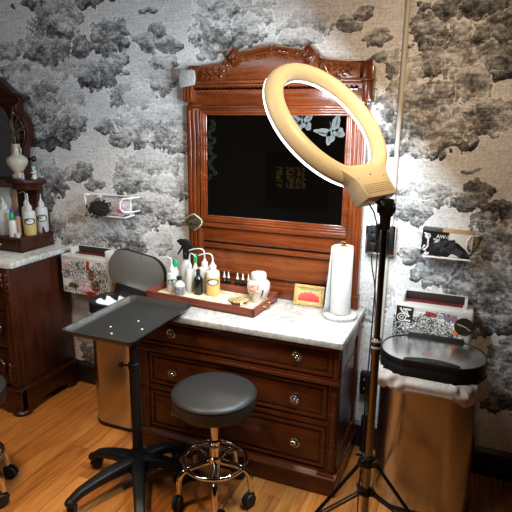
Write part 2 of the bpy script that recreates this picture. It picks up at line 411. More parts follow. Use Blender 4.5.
def doodle(name, c0, c1, scale=60, thr=.5, width=.08, metal=0):
    """line-drawing print: wandering ink outlines on a paper colour"""
    t = NT(name); co = t.coords()
    n = t.noise(co, scale, 2, .5, 1.5)
    f = t.math('SUBTRACT', n, thr)
    line = t.rng(t.math('ABSOLUTE', f), width*.6, width, 1, 0)
    v = t.voronoi(co, scale*1.3, 'DISTANCE_TO_EDGE')
    line = t.math('MAXIMUM', line, t.rng(v, .02, .08, .8, 0))
    t.pr(col=t.mix(line, c0, c1), rough=.45)
    return t.m
def blotch(name, cols, scale=40, rough=.4):
    """print made of irregular colour patches"""
    t = NT(name); n = t.noise(t.coords(), scale, 2, .5, .6); k = len(cols)
    r = t.n('ShaderNodeValToRGB'); t.set(r.inputs[0], t.rng(n, .3, .7)); r.color_ramp.interpolation = 'CONSTANT'
    e = r.color_ramp.elements
    while len(e) < k: e.new(.5)
    for i, cc in enumerate(cols): e[i].position = i/k; e[i].color = (*cc, 1)
    t.pr(col=r.outputs[0], rough=rough)
    return t.m
def clear_plastic(name, c, rough=.25, trans=.55):
    t = NT(name); n = t.noise(t.coords(), 12, 2)
    t.pr(col=t.mix(n, c, tuple(x*.94 for x in c)), rough=rough, trans=trans, ior=1.3, spec=.4)
    return t.m

M = {}
M['wallpaper'] = None
M['floor'] = make_floor_mat()
M['ceiling'] = plain('dark_ceiling_paint', (.12, .11, .1), .9)
M['darkwall'] = plain('charcoal_wall_paint', (.06, .057, .055), .85)
M['baseboard'] = plain('black_baseboard_paint', (.012, .01, .009), .45)
M['red_wood_h'] = wood('mahogany_rails', (.05, .0095, .0025), (.2, .044, .0095), 'x', .24, .2)
M['red_wood_v'] = wood('mahogany_stiles', (.05, .0095, .0025), (.2, .043, .009), 'z', .22, .25)
M['burl'] = wood('figured_mahogany_panel', (.045, .009, .0025), (.25, .064, .015), 'x', .26, .15, .7, 1.0)
M['case_wood'] = wood('mahogany_case', (.035, .0065, .002), (.125, .026, .006), 'x', .24, .16)
M['case_wood_v'] = wood('mahogany_case_side', (.03, .006, .002), (.1, .021, .006), 'z', .3, .1)
M['dark_wood'] = wood('walnut_case', (.02, .0045, .0018), (.075, .017, .006), 'z', .32, .1)
M['dark_wood_h'] = wood('walnut_rails', (.017, .004, .0016), (.062, .014, .005), 'x', .32, .1)
M['tray_wood'] = wood('red_stained_tray_wood', (.1, .022, .012), (.22, .055, .03), 'x', .4, .15)
M['marble'] = make_marble('cream_marble', (.5, .49, .455))
M['marble_grey'] = make_marble('grey_white_marble', (.62, .63, .62))
M['white_stone'] = make_marble('white_polished_stone', (.62, .6, .55))
M['steel'] = make_steel('brushed_steel', (.57, .56, .54), .22)
M['steel_lid'] = make_steel('brushed_steel_lid', (.86, .85, .84), .22, (.02, 1, 1))
M['chrome'] = plain('chrome', (.72, .7, .68), .08, 1.0, .02)
M['pole_metal'] = plain('dark_polished_metal', (.3, .27, .25), .17, 1.0, .05)
M['black_metal'] = plain('black_powder_coat', (.009, .009, .0095), .5, 0, .1, 80, spec=.3)
M['tray_black'] = plain('black_matte_tray_coat', (.013, .0135, .013), .46, 0, .05, 120, spec=.5)
M['black_plastic'] = plain('black_plastic', (.009, .009, .0095), .45, spec=.3)
M['leather'] = plain('black_vinyl_upholstery', (.028, .0265, .025), .46, 0, .12, 160, bump=.15, spec=.5)
M['rubber'] = plain('black_rubber', (.01, .01, .01), .6)
M['white_plastic'] = plain('white_plastic', (.6, .59, .56), .38)
M['white_wire'] = plain('white_coated_wire', (.78, .77, .75), .35)
M['ring_shell'] = plain('warm_cream_plastic', (.95, .85, .62), .38)
M['conduit'] = plain('painted_conduit', (.56, .54, .49), .5)
M['ceramic'] = plain('cream_crackle_ceramic', (.58, .52, .42), .25, 0, .1, 14)
M['porcelain'] = plain('white_porcelain', (.56, .53, .49), .2)
M['brass'] = plain('brass', (.72, .5, .2), .25, 1.0)
M['paper'] = plain('paper_towel', (.62, .6, .57), .95, 0, .1, 110, bump=.6)
M['bag'] = plain('white_bin_liner_film', (.74, .68, .62), .28, 0, .1, 30, trans=.2)
M['bag_inside'] = plain('white_bin_liner', (.8, .82, .84), .4, 0, .06, 20)
M['bottle_clear'] = clear_plastic('clear_squeeze_plastic', (.82, .84, .84))
M['bottle_milky'] = plain('milky_white_plastic', (.62, .62, .6), .35, sss=.1)
M['liquid_amber'] = plain('amber_soap', (.72, .42, .14), .3, 0, .05, 12)
M['liquid_pale'] = plain('pale_yellow_soap', (.6, .46, .17), .3, 0, .05, 12)
M['liquid_grey'] = plain('cloudy_water', (.5, .52, .53), .25, 0, .05, 12)
M['black_gloss'] = plain('black_gloss', (.006, .006, .006), .12)
M['green_cap'] = plain('green_plastic', (.01, .33, .1), .4)
M['blue_cap'] = plain('blue_plastic', (.02, .06, .5), .4)
M['tan'] = plain('tan_card', (.45, .26, .16), .6)
M['pale_green'] = plain('pale_green_card', (.5, .6, .54), .6)
M['label_white'] = blotch('white_and_black_label', [(.6, .6, .58), (.6, .6, .58), (.6, .6, .58), (.05, .05, .05), (.6, .6, .58)], 50)
M['label_black'] = blotch('black_and_grey_label', [(.02, .02, .02), (.25, .27, .28), (.02, .02, .02), (.4, .42, .42)], 110)
M['frost'] = plain('frosted_glass_decal', (.08, .088, .09), .7, spec=.1)
M['dark_red'] = plain('dark_red_lining', (.12, .006, .008), .7)
M['gold'] = plain('gold_frame_paint', (.52, .33, .1), .4, .4)

# ------------------------------------------------------------------ setting
M['wallpaper'] = make_wallpaper()
struct('floor', MB().box(-3.2, 2.2, -4.5, .1, -.06, 0), M['floor'])
struct('wall_back', MB().box(-3.3, 2.3, 0, .1, 0, 2.7), M['wallpaper'])
struct('wall_left', MB().box(-3.3, -3.2, -4.5, 0, 0, 2.7), M['darkwall'])
struct('wall_right', MB().box(2.2, 2.3, -4.5, 0, 0, 2.7), M['darkwall'])
struct('wall_front', MB().box(-3.3, 2.3, -4.6, -4.5, 0, 2.7), M['darkwall'])
struct('ceiling', MB().box(-3.3, 2.3, -4.6, .1, 2.7, 2.8), M['ceiling'])
struct('baseboard_back', MB().box(-3.2, 2.2, -.016, 0, 0, .125).prism([(-.02, .125), (0, .125), (0, .145), (-.008, .14)], -3.2, 2.2, 'x'), M['baseboard'])
# ------------------------------------------------------------------ main dresser with mirror
dr = thing('mirror_dresser', 'red-brown wooden dresser with marble top and tall carved mirror behind the ring light', 'dresser', (-.23, -.24, 0))
MB().box(-.742, .274, -.44, -.02, .1, .738).build('carcass', M['case_wood_v'], dr)
# face frame
f = MB()
f.box(-.745, -.69, -.456, -.42, .1, .575, .004).box(.236, .277, -.456, -.42, .1, .575, .004)
f.box(-.69, .236, -.452, -.42, .345, .372, .003).box(-.69, .236, -.452, -.42, .1, .128, .003)
f.box(-.747, .279, -.466, -.42, .553, .574, .006).box(-.747, .279, -.46, -.02, .574, .584, .003)
f.box(-.742, -.722, -.458, -.44, .584, .738, .003).box(.254, .277, -.458, -.42, .584, .738, .003)
for x in (-.7, -.733, .244, .27): f.cyl((x, -.457, .13), (x, -.457, .54), .003, seg=8)
f.build('face_frame', M['case_wood'], dr)
p = MB().box(-.752, .284, -.462, -.012, 0, .092, .004)
p.prism([(-.474, .09), (-.474, .1), (-.455, .116), (-.4, .116), (-.4, .09)], -.758, .29, 'x').prism([(.29, .09), (.29, .1), (.272, .116), (.2, .116), (.2, .09)], -.47, -.012, 'y')
p.build('plinth', M['case_wood'], dr)
s = MB()
s.box(.27, .283, -.44, -.38, .116, .735, .003).box(.27, .283, -.09, -.03, .116, .735, .003).box(.27, .2825, -.38, -.09, .66, .735, .003).box(.27, .2825, -.38, -.09, .116, .19, .003)
s.build('side_panel', M['case_wood_v'], dr)
def knob(parent, x, y, z, mat=None, r=.021):
    k = MB()
    k.cyl((x, y+.002, z), (x, y-.004, z), r*.95, r*.8, 20)
    for f_ in k.bm.faces: f_.material_index = 1
    k.tube([(x+r*math.cos(a), y-.008, z+r*math.sin(a)) for a in [2*PI*i/18 for i in range(18)]], .0035, 8, True)
    k.ball((x, y-.011, z), r*.42, 12)
    for i in range(6):
        a = 2*PI*i/6; k.ball((x+r*.66*math.cos(a), y-.007, z+r*.66*math.sin(a)), r*.22, 8)
    k = k.build('knob', mat or M['chrome'], parent); k.data.materials.append(M['black_gloss']); return k
for z0, z1, x0, x1, yf, kz, kx in ((.588, .732, -.722, .254, -.452, .668, (-.545, .09)), (.376, .55, -.688, .234, -.447, .455, (-.548, .083)), (.132, .342, -.688, .234, -.447, .237, (-.535, .091))):
    d = MB().box(x0, x1, yf, -.42, z0, z1, .003)
    bw = .028
    d.box(x0+.004, x1-.004, yf-.007, yf, z0+.005, z0+.005+bw*.55, .003).box(x0+.004, x1-.004, yf-.007, yf, z1-.005-bw*.55, z1-.005, .003)
    d.box(x0+.004, x0+.004+bw*.6, yf-.007, yf, z0+.005+bw*.55, z1-.005-bw*.55, .003).box(x1-.004-bw*.6, x1-.004, yf-.007, yf, z0+.005+bw*.55, z1-.005-bw*.55, .003)
    d.box(x0+.03, x1-.03, yf-.0055, yf, z0+.03, z1-.03, .0045)
    d = d.build('drawer', M['case_wood'], dr)
    for x in kx: knob(d, x, yf-.006, kz)
MB().box(-.765, .295, -.49, -.004, .738, .77, .005, 3).build('marble_top', M['marble'], dr)

# mirror frame
fr = MB()
fr.box(-.672, .258, -.02, -.004, .772, 1.93)                                      # back board
for x0, x1 in ((-.672, -.585), (.187, .258)):
    fr.box(x0, x1, -.05, -.015, .772, 1.74, .004)
    n = 3 if x0 < 0 else 3
    for i in range(n):
        xa = x0+.008+i*(x1-x0-.016)/n
        fr.box(xa+.002, xa+(x1-x0-.016)/n-.002, -.058, -.045, 1.0, 1.715, .005, 3)
for x in (-.672, .19):
    fr.box(x-.004, x+.076, -.066, -.01, .772, .84, .006)                              # foot blocks
fr.box(.23, .276, -.075, -.01, 1.75, 1.905, .006).box(-.676, -.62, -.075, -.01, 1.75, 1.905, .006)
fr.box(.225, .281, -.085, -.01, 1.838, 1.856, .005).box(-.68, -.615, -.085, -.01, 1.838, 1.856, .005)
for x in (.238, .253, .268, -.666, -.648, -.63): fr.cyl((x, -.076, 1.765), (x, -.076, 1.83), .004, seg=8)
fr.build('mirror_post', M['red_wood_v'], dr)
r = MB()
# moulding round the glass: stepped
for k, (off, y, w) in enumerate(((.0, -.05, .01), (.01, -.058, .012), (.022, -.064, .01))):
    gx0, gx1, gz0, gz1 = -.557-off, .16+off, 1.18-off, 1.69+off
    for a in ((gx0-w, gx1+w, gz1, gz1+w), (gx0-w, gx1+w, gz0-w, gz0), (gx0-w, gx0, gz0, gz1), (gx1, gx1+w, gz0, gz1)):
        r.box(a[0], a[1], y, -.012, a[2], a[3], .003)
r.box(-.59, .19, -.06, -.012, 1.118, 1.146, .005)
r.box(-.585, .187, -.044, -.012, 1.04, 1.118, .004)                                 # plain rail
r.box(-.585, .187, -.05, -.012, 1.005, 1.03, .006)
r.box(-.585, .187, -.05, -.012, .772, .83, .005)
r.box(-.585, .187, -.046, -.012, .87, .892, .006)
r.box(-.66, .25, -.058, -.012, 1.722, 1.735, .004)
r.box(-.65, .24, -.046, -.012, 1.735, 1.84, .003)                                    # frieze
r.box(-.68, .262, -.075, -.012, 1.838, 1.852, .004).box(-.67, .255, -.066, -.012, 1.822, 1.838, .005)
for i in range(38):                                                                 # scalloped edge under the cornice
    x = -.615+i*.022
    r.cyl((x, -.054, 1.812), (x, -.044, 1.812), .011, seg=12)
r.box(-.63, .225, -.054, -.04, 1.81, 1.826)
r.build('mirror_rail', M['red_wood_h'], dr)
MB().box(-.585, .187, -.03, -.012, .83, 1.005).build('lower_panel', M['burl'], dr)
c = MB()
side = [(-.625, 1.85), (-.625, 1.918), (-.6, 1.924), (-.47, 1.938), (-.44, 1.945), (-.44, 1.85)]
c.prism(side, -.045, -.006, 'y', .004)
c.prism([(-.44+.0-x-.0, z) if False else (-.415-x, z) for x, z in [(a+.0, b) for a, b in ((-.625, 1.85), (-.625, 1.918), (-.6, 1.924), (-.47, 1.938), (-.44, 1.945), (-.44, 1.85))]], -.045, -.006, 'y', .004)
top = [(-.445, 1.85), (-.445, 1.965)]+[(-.44+.45*i/14, 1.962+.036*math.sin(PI*i/14)**.8) for i in range(15)]+[(.015, 1.965), (.015, 1.85)]
c.prism(top, -.05, -.006, 'y', .004)
arc = [(-.4+.37*i/16, -.054, 1.94+.036*math.sin(PI*i/16)) for i in range(17)]
c.tube(arc, .005, 8); c.tube([(x, y, z+.022) for x, y, z in arc[1:-1]], .004, 8)
c.build('crest', M['burl'], dr)
k = MB()
for x in (-.4, -.03):                                                                # diamond rosettes
    D = Matrix.Translation((x, -.052, 1.958)) @ Matrix.Rotation(PI/4, 4, 'Y')
    k.box(-.034, .034, -.012, .012, -.034, .034, .004, M=D).box(-.025, .025, -.018, .0, -.025, .025, .005, M=D)
    for a in (-.012, .012):
        for b in (-.012, .012): k.ball((x+(a+b)*.7, -.071, 1.958+(a-b)*.7), .009, 10)
def sprig(k, x, z, dx, dz, n, y=-.048):
    k.tube([(x, y, z), (x+dx*.5, y-.003, z+dz*.5+.008), (x+dx, y, z+dz)], .0028, 6, smooth=2)
    for i in range(n):
        t_ = (i+.6)/n; px, pz = x+dx*t_, z+dz*t_
        for sg in (-1, 1):
            a = math.atan2(dz, dx)+sg*.8
            k.tube([(px, y, pz), (px+.016*math.cos(a), y-.004, pz+.016*math.sin(a)), (px+.026*math.cos(a-sg*.3), y-.001, pz+.026*math.sin(a-sg*.3))], lambda u: .0045*math.sin(PI*min(.97, max(.08, u)))+.0006, 6, smooth=1)
for sg in (1, -1):
    X = lambda v: -.2075+sg*(v+.2075)
    sprig(k, X(-.6), 1.895, sg*.12, .01, 4); sprig(k, X(-.43), 1.955, -sg*.05, -.075, 3, -.053)
    sprig(k, X(-.5), 1.868, -sg*.08, .01, 3); sprig(k, X(-.215), 1.975, -sg*.06, -.012, 3, -.053)
    sprig(k, X(-.3), 1.955, -sg*.06, .0, 2, -.053)
sprig(k, -.2075, 1.955, 0, .04, 2, -.053)
k.build('carving', M['red_wood_h'], dr)
g = NT('silvered_mirror_glass'); g.pr(col=(.78, .8, .8), rough=.015, metal=1.0)
glass = MB().box(-.56, .163, -.046, -.03, 1.177, 1.693).build('mirror_glass', g.m, dr)
# frosted butterflies stuck on the glass
def wing(cx, cz, ang, sx, sz, lobes):
    out = []
    for i in range(28):
        a = 2*PI*i/28
        rr = 1+.16*math.cos(3*a+lobes)+.06*math.cos(5*a)
        x, z = sx*rr*math.cos(a), sz*rr*math.sin(a)
        out.append((cx+x*math.cos(ang)-z*math.sin(ang), cz+x*math.sin(ang)+z*math.cos(ang)))
    return out
def butterfly(cx, cz, s, rot):
    b = MB()
    for (wx, wz, an, sx, sz, lb) in ((-.038, .008, 2.75, .042, .017, 0), (.03, .035, 1.15, .042, .018, .5), (-.014, -.026, -2.0, .03, .02, 1), (.033, -.012, -.35, .028, .021, 2)):
        ox, oz = wx*math.cos(rot)-wz*math.sin(rot), wx*math.sin(rot)+wz*math.cos(rot)
        poly = wing(cx+s*ox, cz+s*oz, an+rot, s*sx, s*sz, lb)
        b.prism(poly, -.0475, -.046, 'y')
    for (dx, dz) in ((-.012, .05), (.004, .055)): b.tube([(cx, -.047, cz), (cx+s*dx*.4, -.047, cz+s*dz*.6), (cx+s*dx, -.047, cz+s*dz)], .0008, 5)
    b.tube([(cx-s*.005, -.048, cz+s*.018), (cx+s*.004, -.048, cz-s*.03)], .0035*s, 6)
    v = MB()
    for (wx, wz, an, L) in ((-.05, .008, 2.8, .03), (-.035, .0, 2.9, .026), (.036, .045, 1.1, .028), (.03, .03, 1.0, .022), (-.018, -.03, -2.0, .018), (.036, -.013, -.3, .02), (.03, -.022, -.6, .016)):
        ox, oz = wx*math.cos(rot)-wz*math.sin(rot), wx*math.sin(rot)+wz*math.cos(rot); a = an+rot
        v.tube([(cx+s*ox-s*L/2*math.cos(a), -.0478, cz+s*oz-s*L/2*math.sin(a)), (cx+s*ox+s*L/2*math.cos(a), -.0478, cz+s*oz+s*L/2*math.sin(a))], .0022*s, 6)
    for f_ in v.bm.faces: f_.material_index = 1
    b._merge(v.bm)
    o = b.build('butterfly_decal', M['frost'], glass); o.data.materials.append(M['black_plastic'])
butterfly(.093, 1.618, 1.0, .25); butterfly(-.05, 1.66, .82, -.25)
iv = MB(); rnd = random.Random(5)
for i in range(34):
    z = 1.66-i*.0088; x = -.532+.012*math.sin(i*.7)+rnd.uniform(-.012, .012); a = rnd.uniform(0, 6.28)
    poly = [(x+.012*math.cos(a+t_)*(.45 if j % 2 else 1), z+.012*math.sin(a+t_)*(.45 if j % 2 else 1)) for j, t_ in enumerate([2*PI*q/10 for q in range(10)])]
    iv.prism(poly, -.0472-.0004*(i % 3), -.046, 'y')
iv.build('leaf_garland', plain('dull_green_leaf', (.006, .009, .004), .7, spec=.1), glass)  # dull green leaf shapes laid along the left of the glass

# ornaments hanging on the mirror posts
o = MB().prism([(-.69+a, 1.822+b) for a, b in ((.01, 0), (.05, .004), (.088, .012), (.094, .04), (.09, .078), (.075, .086), (.05, .082), (.022, .087), (.006, .075), (0, .04))], -.094, -.0765, 'y', .007)
tag(o.build('stone_slice', plain('rough_pale_crystal', (.5, .495, .485), .55, 0, .35, 90, bump=.8)), 'rough pale crystal slice hanging on the upper left corner of the mirror frame', 'ornament')
md = thing('animal_head_plaque', 'small dark plaque with a pale outline hanging low on the left mirror post', 'ornament', (-.632, -.07, 1.135))
out = [(-.632+.046*math.cos(a)*(1+.1*math.cos(2*a)+.07*math.sin(3*a)), 1.138+.042*math.sin(a)*(1+.08*math.cos(4*a))) for a in [2*PI*i/36 for i in range(36)]]
MB().prism(out, -.068, -.0585, 'y', .002).build('plaque_outline', plain('ivory_enamel', (.6, .52, .36), .4), md)
MB().prism([(-.632+(x+.632)*.93, 1.138+(z-1.138)*.93) for x, z in out], -.0705, -.067, 'y', .001).build('plaque_face', blotch('dark_olive_enamel', [(.02, .016, .009), (.09, .07, .035), (.01, .008, .005), (.05, .038, .018)], 70), md)

# ------------------------------------------------------------------ wooden tray on the dresser and what is on it
tr = thing('wooden_tray', 'red-brown wooden tray with brass handles full of bottles on the marble top', 'tray', (-.457, -.207, .77))
tr.rotation_euler = (0, 0, math.radians(-4))
TM = Matrix.Translation((-.457, -.207, .77)) @ Matrix.Rotation(math.radians(-4), 4, 'Z')
def tp(x, y, z=0): return TM @ Vector((x, y, z))
TW, TD = .31, .138
b = MB().box(-TW, TW, -TD, TD, .0015, .012, .002, M=TM)
b.box(-TW, TW, -TD, -TD+.012, .002, .043, .003, M=TM).box(-TW, TW, TD-.012, TD, .002, .05, .003, M=TM)
for s_ in (-1, 1):
    x0, x1 = sorted((s_*TW, s_*(TW-.012)))
    b.box(x0, x1, -TD, TD, .002, .045, .003, M=TM)
b.build('tray_frame', M['tray_wood'], tr)
MB().box(-TW+.013, TW-.013, -TD+.013, TD-.013, .012, .0145, M=TM).build('lining', blotch('cream_marbled_paper', [(.7, .62, .46), (.74, .68, .54), (.62, .45, .24), (.74, .68, .54), (.7, .62, .46)], 16), tr)
for s_ in (-1, 1):
    h = MB(); h.tube([tp(s_*(TW+.002), -.03, .025), tp(s_*(TW+.016), -.028, .025), tp(s_*(TW+.018), 0, .023), tp(s_*(TW+.016), .028, .025), tp(s_*(TW+.002), .03, .025)], .003, 8, smooth=2)
    for y in (-.03, .03): h.ball(tp(s_*(TW+.002), y, .025), .006, 10)
    h.build('handle', M['brass'], tr)
ZT = .785
def spout(mb, x, y, z, h, reach, az, r=.0045, drop=.01):
    c_, s_ = math.cos(az), math.sin(az)
    mb.tube([(x, y, z), (x, y, z+h*.75), (x+reach*.12*c_, y+reach*.12*s_, z+h), (x+reach*.35*c_, y+reach*.35*s_, z+h+.004), (x+reach*.7*c_, y+reach*.7*s_, z+h-.001), (x+reach*c_, y+reach*s_, z+h-drop)], lambda u: r*(1-.45*u), 8, smooth=2)
def wash_bottle(x, y, z, r, hb, label, liq='liquid_amber', level=.65, az=PI, reach=.09, sp=.055, lab='label_white', group=None, tilt=None):
    t = thing('squeeze_bottle', label, 'bottle', (x, y, z), group)
    if liq:
        lz = z+hb*level
        MB().lathe([(0, .0005), (r*.9, .0005), (r, .006), (r, hb*level), (0, hb*level)], (x, y, z), 28).build('liquid', M[liq], t)
        prof = [(r, hb*level), (r, hb*.84), (r*.93, hb*.93), (r*.55, hb*.985), (r*.42, hb)]
    else: prof = [(0, 0), (r*.92, 0), (r, .006), (r, hb*.84), (r*.93, hb*.93), (r*.55, hb*.985), (r*.42, hb)]
    MB().lathe(prof+[(0, hb)], (x, y, z), 28).build('bottle_body', M['bottle_milky'] if not liq else M['bottle_clear2'], t)
    c_ = MB().lathe([(r*.5, hb-.004), (r*.52, hb), (r*.52, hb+.02), (r*.42, hb+.024), (r*.26, hb+.03), (r*.2, hb+.04), (0, hb+.041)], (x, y, z), 20)
    spout(c_, x, y, z+hb+.03, sp, reach, az)
    c_.build('spout_cap', M['bottle_milky'], t)
    if lab:
        a0 = math.atan2(CAM.y-y, CAM.x-x)
        def oval(k, e):
            return lambda u, v: (x+(r+e)*math.cos(a0+k*.8*v*math.cos(2*PI*u)), y+(r+e)*math.sin(a0+k*.8*v*math.cos(2*PI*u)), z+hb*.56+k*hb*.115*v*math.sin(2*PI*u))
        lb = MB().grid(oval(1.15, .001), 28, 6, True).build('label', M['black_plastic'], t)
        MB().grid(oval(.85, .0016), 28, 6, True).build('label_face', M[lab], lb)
    return t
M['bottle_clear2'] = plain('translucent_squeeze_plastic', (.58, .6, .59), .3, 0, .05, 14, sss=.1)
wash_bottle(-.47, -.165, ZT, .036, .135, 'big squeeze bottle of amber soap with a bent white spout in the wooden tray', 'liquid_amber', .74, PI+.2, .075, .05)
wash_bottle(-.538, -.124, ZT, .034, .135, 'plain white squeeze bottle standing behind the amber soap bottle in the wooden tray', None, 0, PI+.2, .085, .06, lab=None)
wash_bottle(-.692, -.2, ZT, .029, .105, 'clear squeeze bottle at the left end of the wooden tray, spout pointing left', 'liquid_grey', .45, PI+.15, .08, .045, 'label_white')
wash_bottle(-.605, -.165, ZT, .02, .125, 'tall narrow white squeeze bottle between the small black-capped bottle and the black bottle', None, 0, -.3, .045, .05, lab=None)
def capped(x, y, r, hb, label, body, cap, capname='cap', cap_r=.6, cap_h=.03, lab=None, name='bottle', neck=.02):
    t = thing(name, label, 'bottle', (x, y, ZT))
    MB().lathe([(0, 0), (r*.93, 0), (r, .005), (r, hb*.72), (r*.9, hb*.82), (r*.5, hb*.93), (r*.42, hb), (r*.42, hb+neck), (0, hb+neck)], (x, y, ZT), 24).build('bottle_body', M[body], t)
    MB().lathe([(r*cap_r, hb+neck*.3), (r*cap_r, hb+neck*.3+cap_h*.85), (r*cap_r*.85, hb+neck*.3+cap_h), (0, hb+neck*.3+cap_h)], (x, y, ZT), 18).build(capname, M[cap], t)
    if lab:
        a0 = math.atan2(CAM.y-y, CAM.x-x)
        MB().grid(lambda u, v: (x+(r+.001)*math.cos(a0+(u-.5)*2.2), y+(r+.001)*math.sin(a0+(u-.5)*2.2), ZT+hb*(.1+.55*v)), 12, 3).build('label', M[lab], t)
    return t
capped(-.622, -.246, .028, .078, 'small white bottle with black cap and dark label at the front of the wooden tray', 'bottle_milky', 'black_plastic', cap_r=.5, cap_h=.018, lab='label_black')
capped(-.543, -.188, .024, .105, 'glossy black bottle in front of the amber soap bottle in the wooden tray', 'black_gloss', 'black_plastic', cap_r=.45, cap_h=.022)
capped(-.708, -.138, .021, .115, 'white bottle with a wide green cap beside the spray bottle', 'bottle_milky', 'green_cap', cap_r=.75, cap_h=.035)
capped(-.6, -.112, .018, .14, 'white bottle with a tall green cap behind the glossy black bottle', 'bottle_milky', 'green_cap', cap_r=.55, cap_h=.045)
# trigger spray
x, y = -.655, -.113
t = thing('spray_bottle', 'trigger spray bottle with black head at the back left of the wooden tray', 'bottle', (x, y, ZT))
MB().lathe([(0, 0), (.028, 0), (.03, .005), (.03, .1), (.026, .13), (.014, .155), (.013, .17), (0, .17)], (x, y, ZT), 24).build('bottle_body', M['bottle_clear2'], t)
h = MB().lathe([(.017, .16), (.018, .19), (.011, .198), (0, .199)], (x, y, ZT), 18)
H0 = ZT+.2
hx = lambda v: x+(v-x)*1.2
h.prism([(hx(a_), c_) for a_, c_ in ((x-.035, H0+.05), (x-.03, H0+.066), (x+.0, H0+.066), (x+.036, H0+.037), (x+.04, H0+.02), (x+.012, H0+.012), (x+.012, H0-.01), (x-.012, H0-.01), (x-.014, H0+.028), (x-.03, H0+.038))], y-.011, y+.011, 'y', .003)
h.cyl((x-.039, y, H0+.053), (x-.051, y, H0+.051), .009, .007, 12)
h.build('spray_head', M['black_plastic'], t)
MB().tube([(x-.018, y, H0+.03), (x-.028, y, H0+.012), (x-.04, y, H0-.006), (x-.05, y, H0-.02)], lambda u: .007*(1-.4*u), 8, smooth=2).build('trigger', M['black_plastic'], t)

# ink bottles behind the tray
def ink(x, y, z=.77, label='', s=1.0):
    t = thing('dropper_bottle', label, 'bottle', (0, 0, 0), 'ink bottles behind the wooden tray')
    MB().lathe([(0, 0), (.0128, 0), (.0132, .003), (.0132, .05), (.0095, .058), (.0065, .062), (0, .062)], (0, 0, 0), 16).build('bottle_body', M['black_gloss'], t)
    MB().lathe([(.0085, .066), (.007, .074), (.0045, .082), (.0024, .102), (0, .103)], (0, 0, 0), 14).build('dropper_tip', M['white_plastic'], t)
    MB().lathe([(.007, .058), (.0098, .058), (.0098, .069), (.007, .07)], (0, 0, 0), 14).build('collar', M['black_plastic'], t)
    MB().grid(lambda u, v: (.0136*math.cos(-1.1+(u-.5)*2.6), .0136*math.sin(-1.1+(u-.5)*2.6), .008+.026*v), 10, 2).build('label', M['label_white'], t)
    t.location = (x, y, z); return t
i0 = ink(-.452, -.0655, .785, 'short dark ink bottle with white tip at the left end of the row')
spots = [(-.427, 'dark ink bottle with white tip, second from the left end of the row', .787), (-.375, 'dark ink bottle with white tip, third from the left end of the row', .812), (-.344, 'dark ink bottle with white tip, fourth from the left end of the row', .808),
         (-.312, 'dark ink bottle with white tip, third in the row from the ginger jar', .808), (-.281, 'dark ink bottle with white tip, second in the row from the ginger jar', .806), (-.25, 'dark ink bottle half hidden behind the white ginger jar', .803)]
# a low wooden step carries the row
st = MB().box(-.47, -.225, -.0745, -.051, .7705, .784, .002)
tag(st.build('wooden_riser', M['tray_wood']), 'narrow dark red wooden strip under the ink bottles behind the tray', 'riser')
for x, lb, z in spots:
    d = dup(i0, (x, -.0655, .784), random.Random(int(x*1000)).uniform(-.4, .4), lb)
i0.location.z = .784

# ginger jar, tin
x, y = -.213, -.17
t = thing('ginger_jar', 'white porcelain ginger jar with painted pink flowers in the wooden tray', 'jar', (x, y, ZT))
MB().lathe([(0, 0), (.034, 0), (.036, .004), (.04, .02), (.055, .06), (.059, .082), (.056, .1), (.044, .113), (.035, .117), (0, .117)], (x, y, ZT), 36).build('jar_body', M['porcelain'], t)
MB().lathe([(.038, .113), (.04, .118), (.04, .14), (.036, .15), (.02, .156), (0, .157)], (x, y, ZT), 30).build('jar_lid', M['porcelain'], t)
fl = MB(); rnd = random.Random(2)
def on_jar(a, h): 
    rr = .0552+.0045*math.sin((h-.03)/.08*PI)+.0006
    rr = {True: rr}[True]
    return Vector((x+rr*math.cos(a), y+rr*math.sin(a), ZT+h))
a0 = math.atan2(CAM.y-y, CAM.x-x)
def dab(mb, a, h, r_): mb.ball(on_jar(a, h), r_, 8, (1, 1, 1))
for i in range(16): dab(fl, a0-.35+rnd.uniform(-.35, .35), .078+rnd.uniform(-.022, .022), rnd.uniform(.0035, .006))
fl.build('painted_blossom', plain('pink_glaze', (.8, .22, .2), .3), t)
fl = MB()
for i in range(9): dab(fl, a0-.3+rnd.uniform(-.5, .6), .08+rnd.uniform(-.02, .026), .003)
fl.build('painted_leaf', plain('yellow_green_glaze', (.6, .5, .1), .3), t)
fl = MB()
for k in range(6): dab(fl, a0+.28+.02*k, .05+.005*k, .0038)
fl.build('painted_bird', plain('black_glaze', (.02, .02, .02), .3), t)
x, y = -.278, -.265
t = thing('round_tin', 'shallow round tin with a yellow printed lid in front of the ginger jar', 'tin', (x, y, ZT))
MB().lathe([(0, 0), (.05, 0), (.052, .002), (.052, .016), (0, .016)], (x, y, ZT), 36).build('tin_base', M['chrome'], t)
MB().lathe([(.0535, .012), (.0535, .026), (.052, .0275), (.049, .0275), (0, .0265)], (x, y, ZT), 36).build('tin_lid', M['chrome'], t)
MB().lathe([(0, .0278), (.047, .0278), (.047, .028), (0, .0281)], (x, y, ZT), 36).build('lid_label', blotch('yellow_and_black_tin_print', [(.5, .38, .16), (.5, .38, .16), (.05, .045, .03), (.45, .32, .12), (.5, .38, .16)], 60), t)

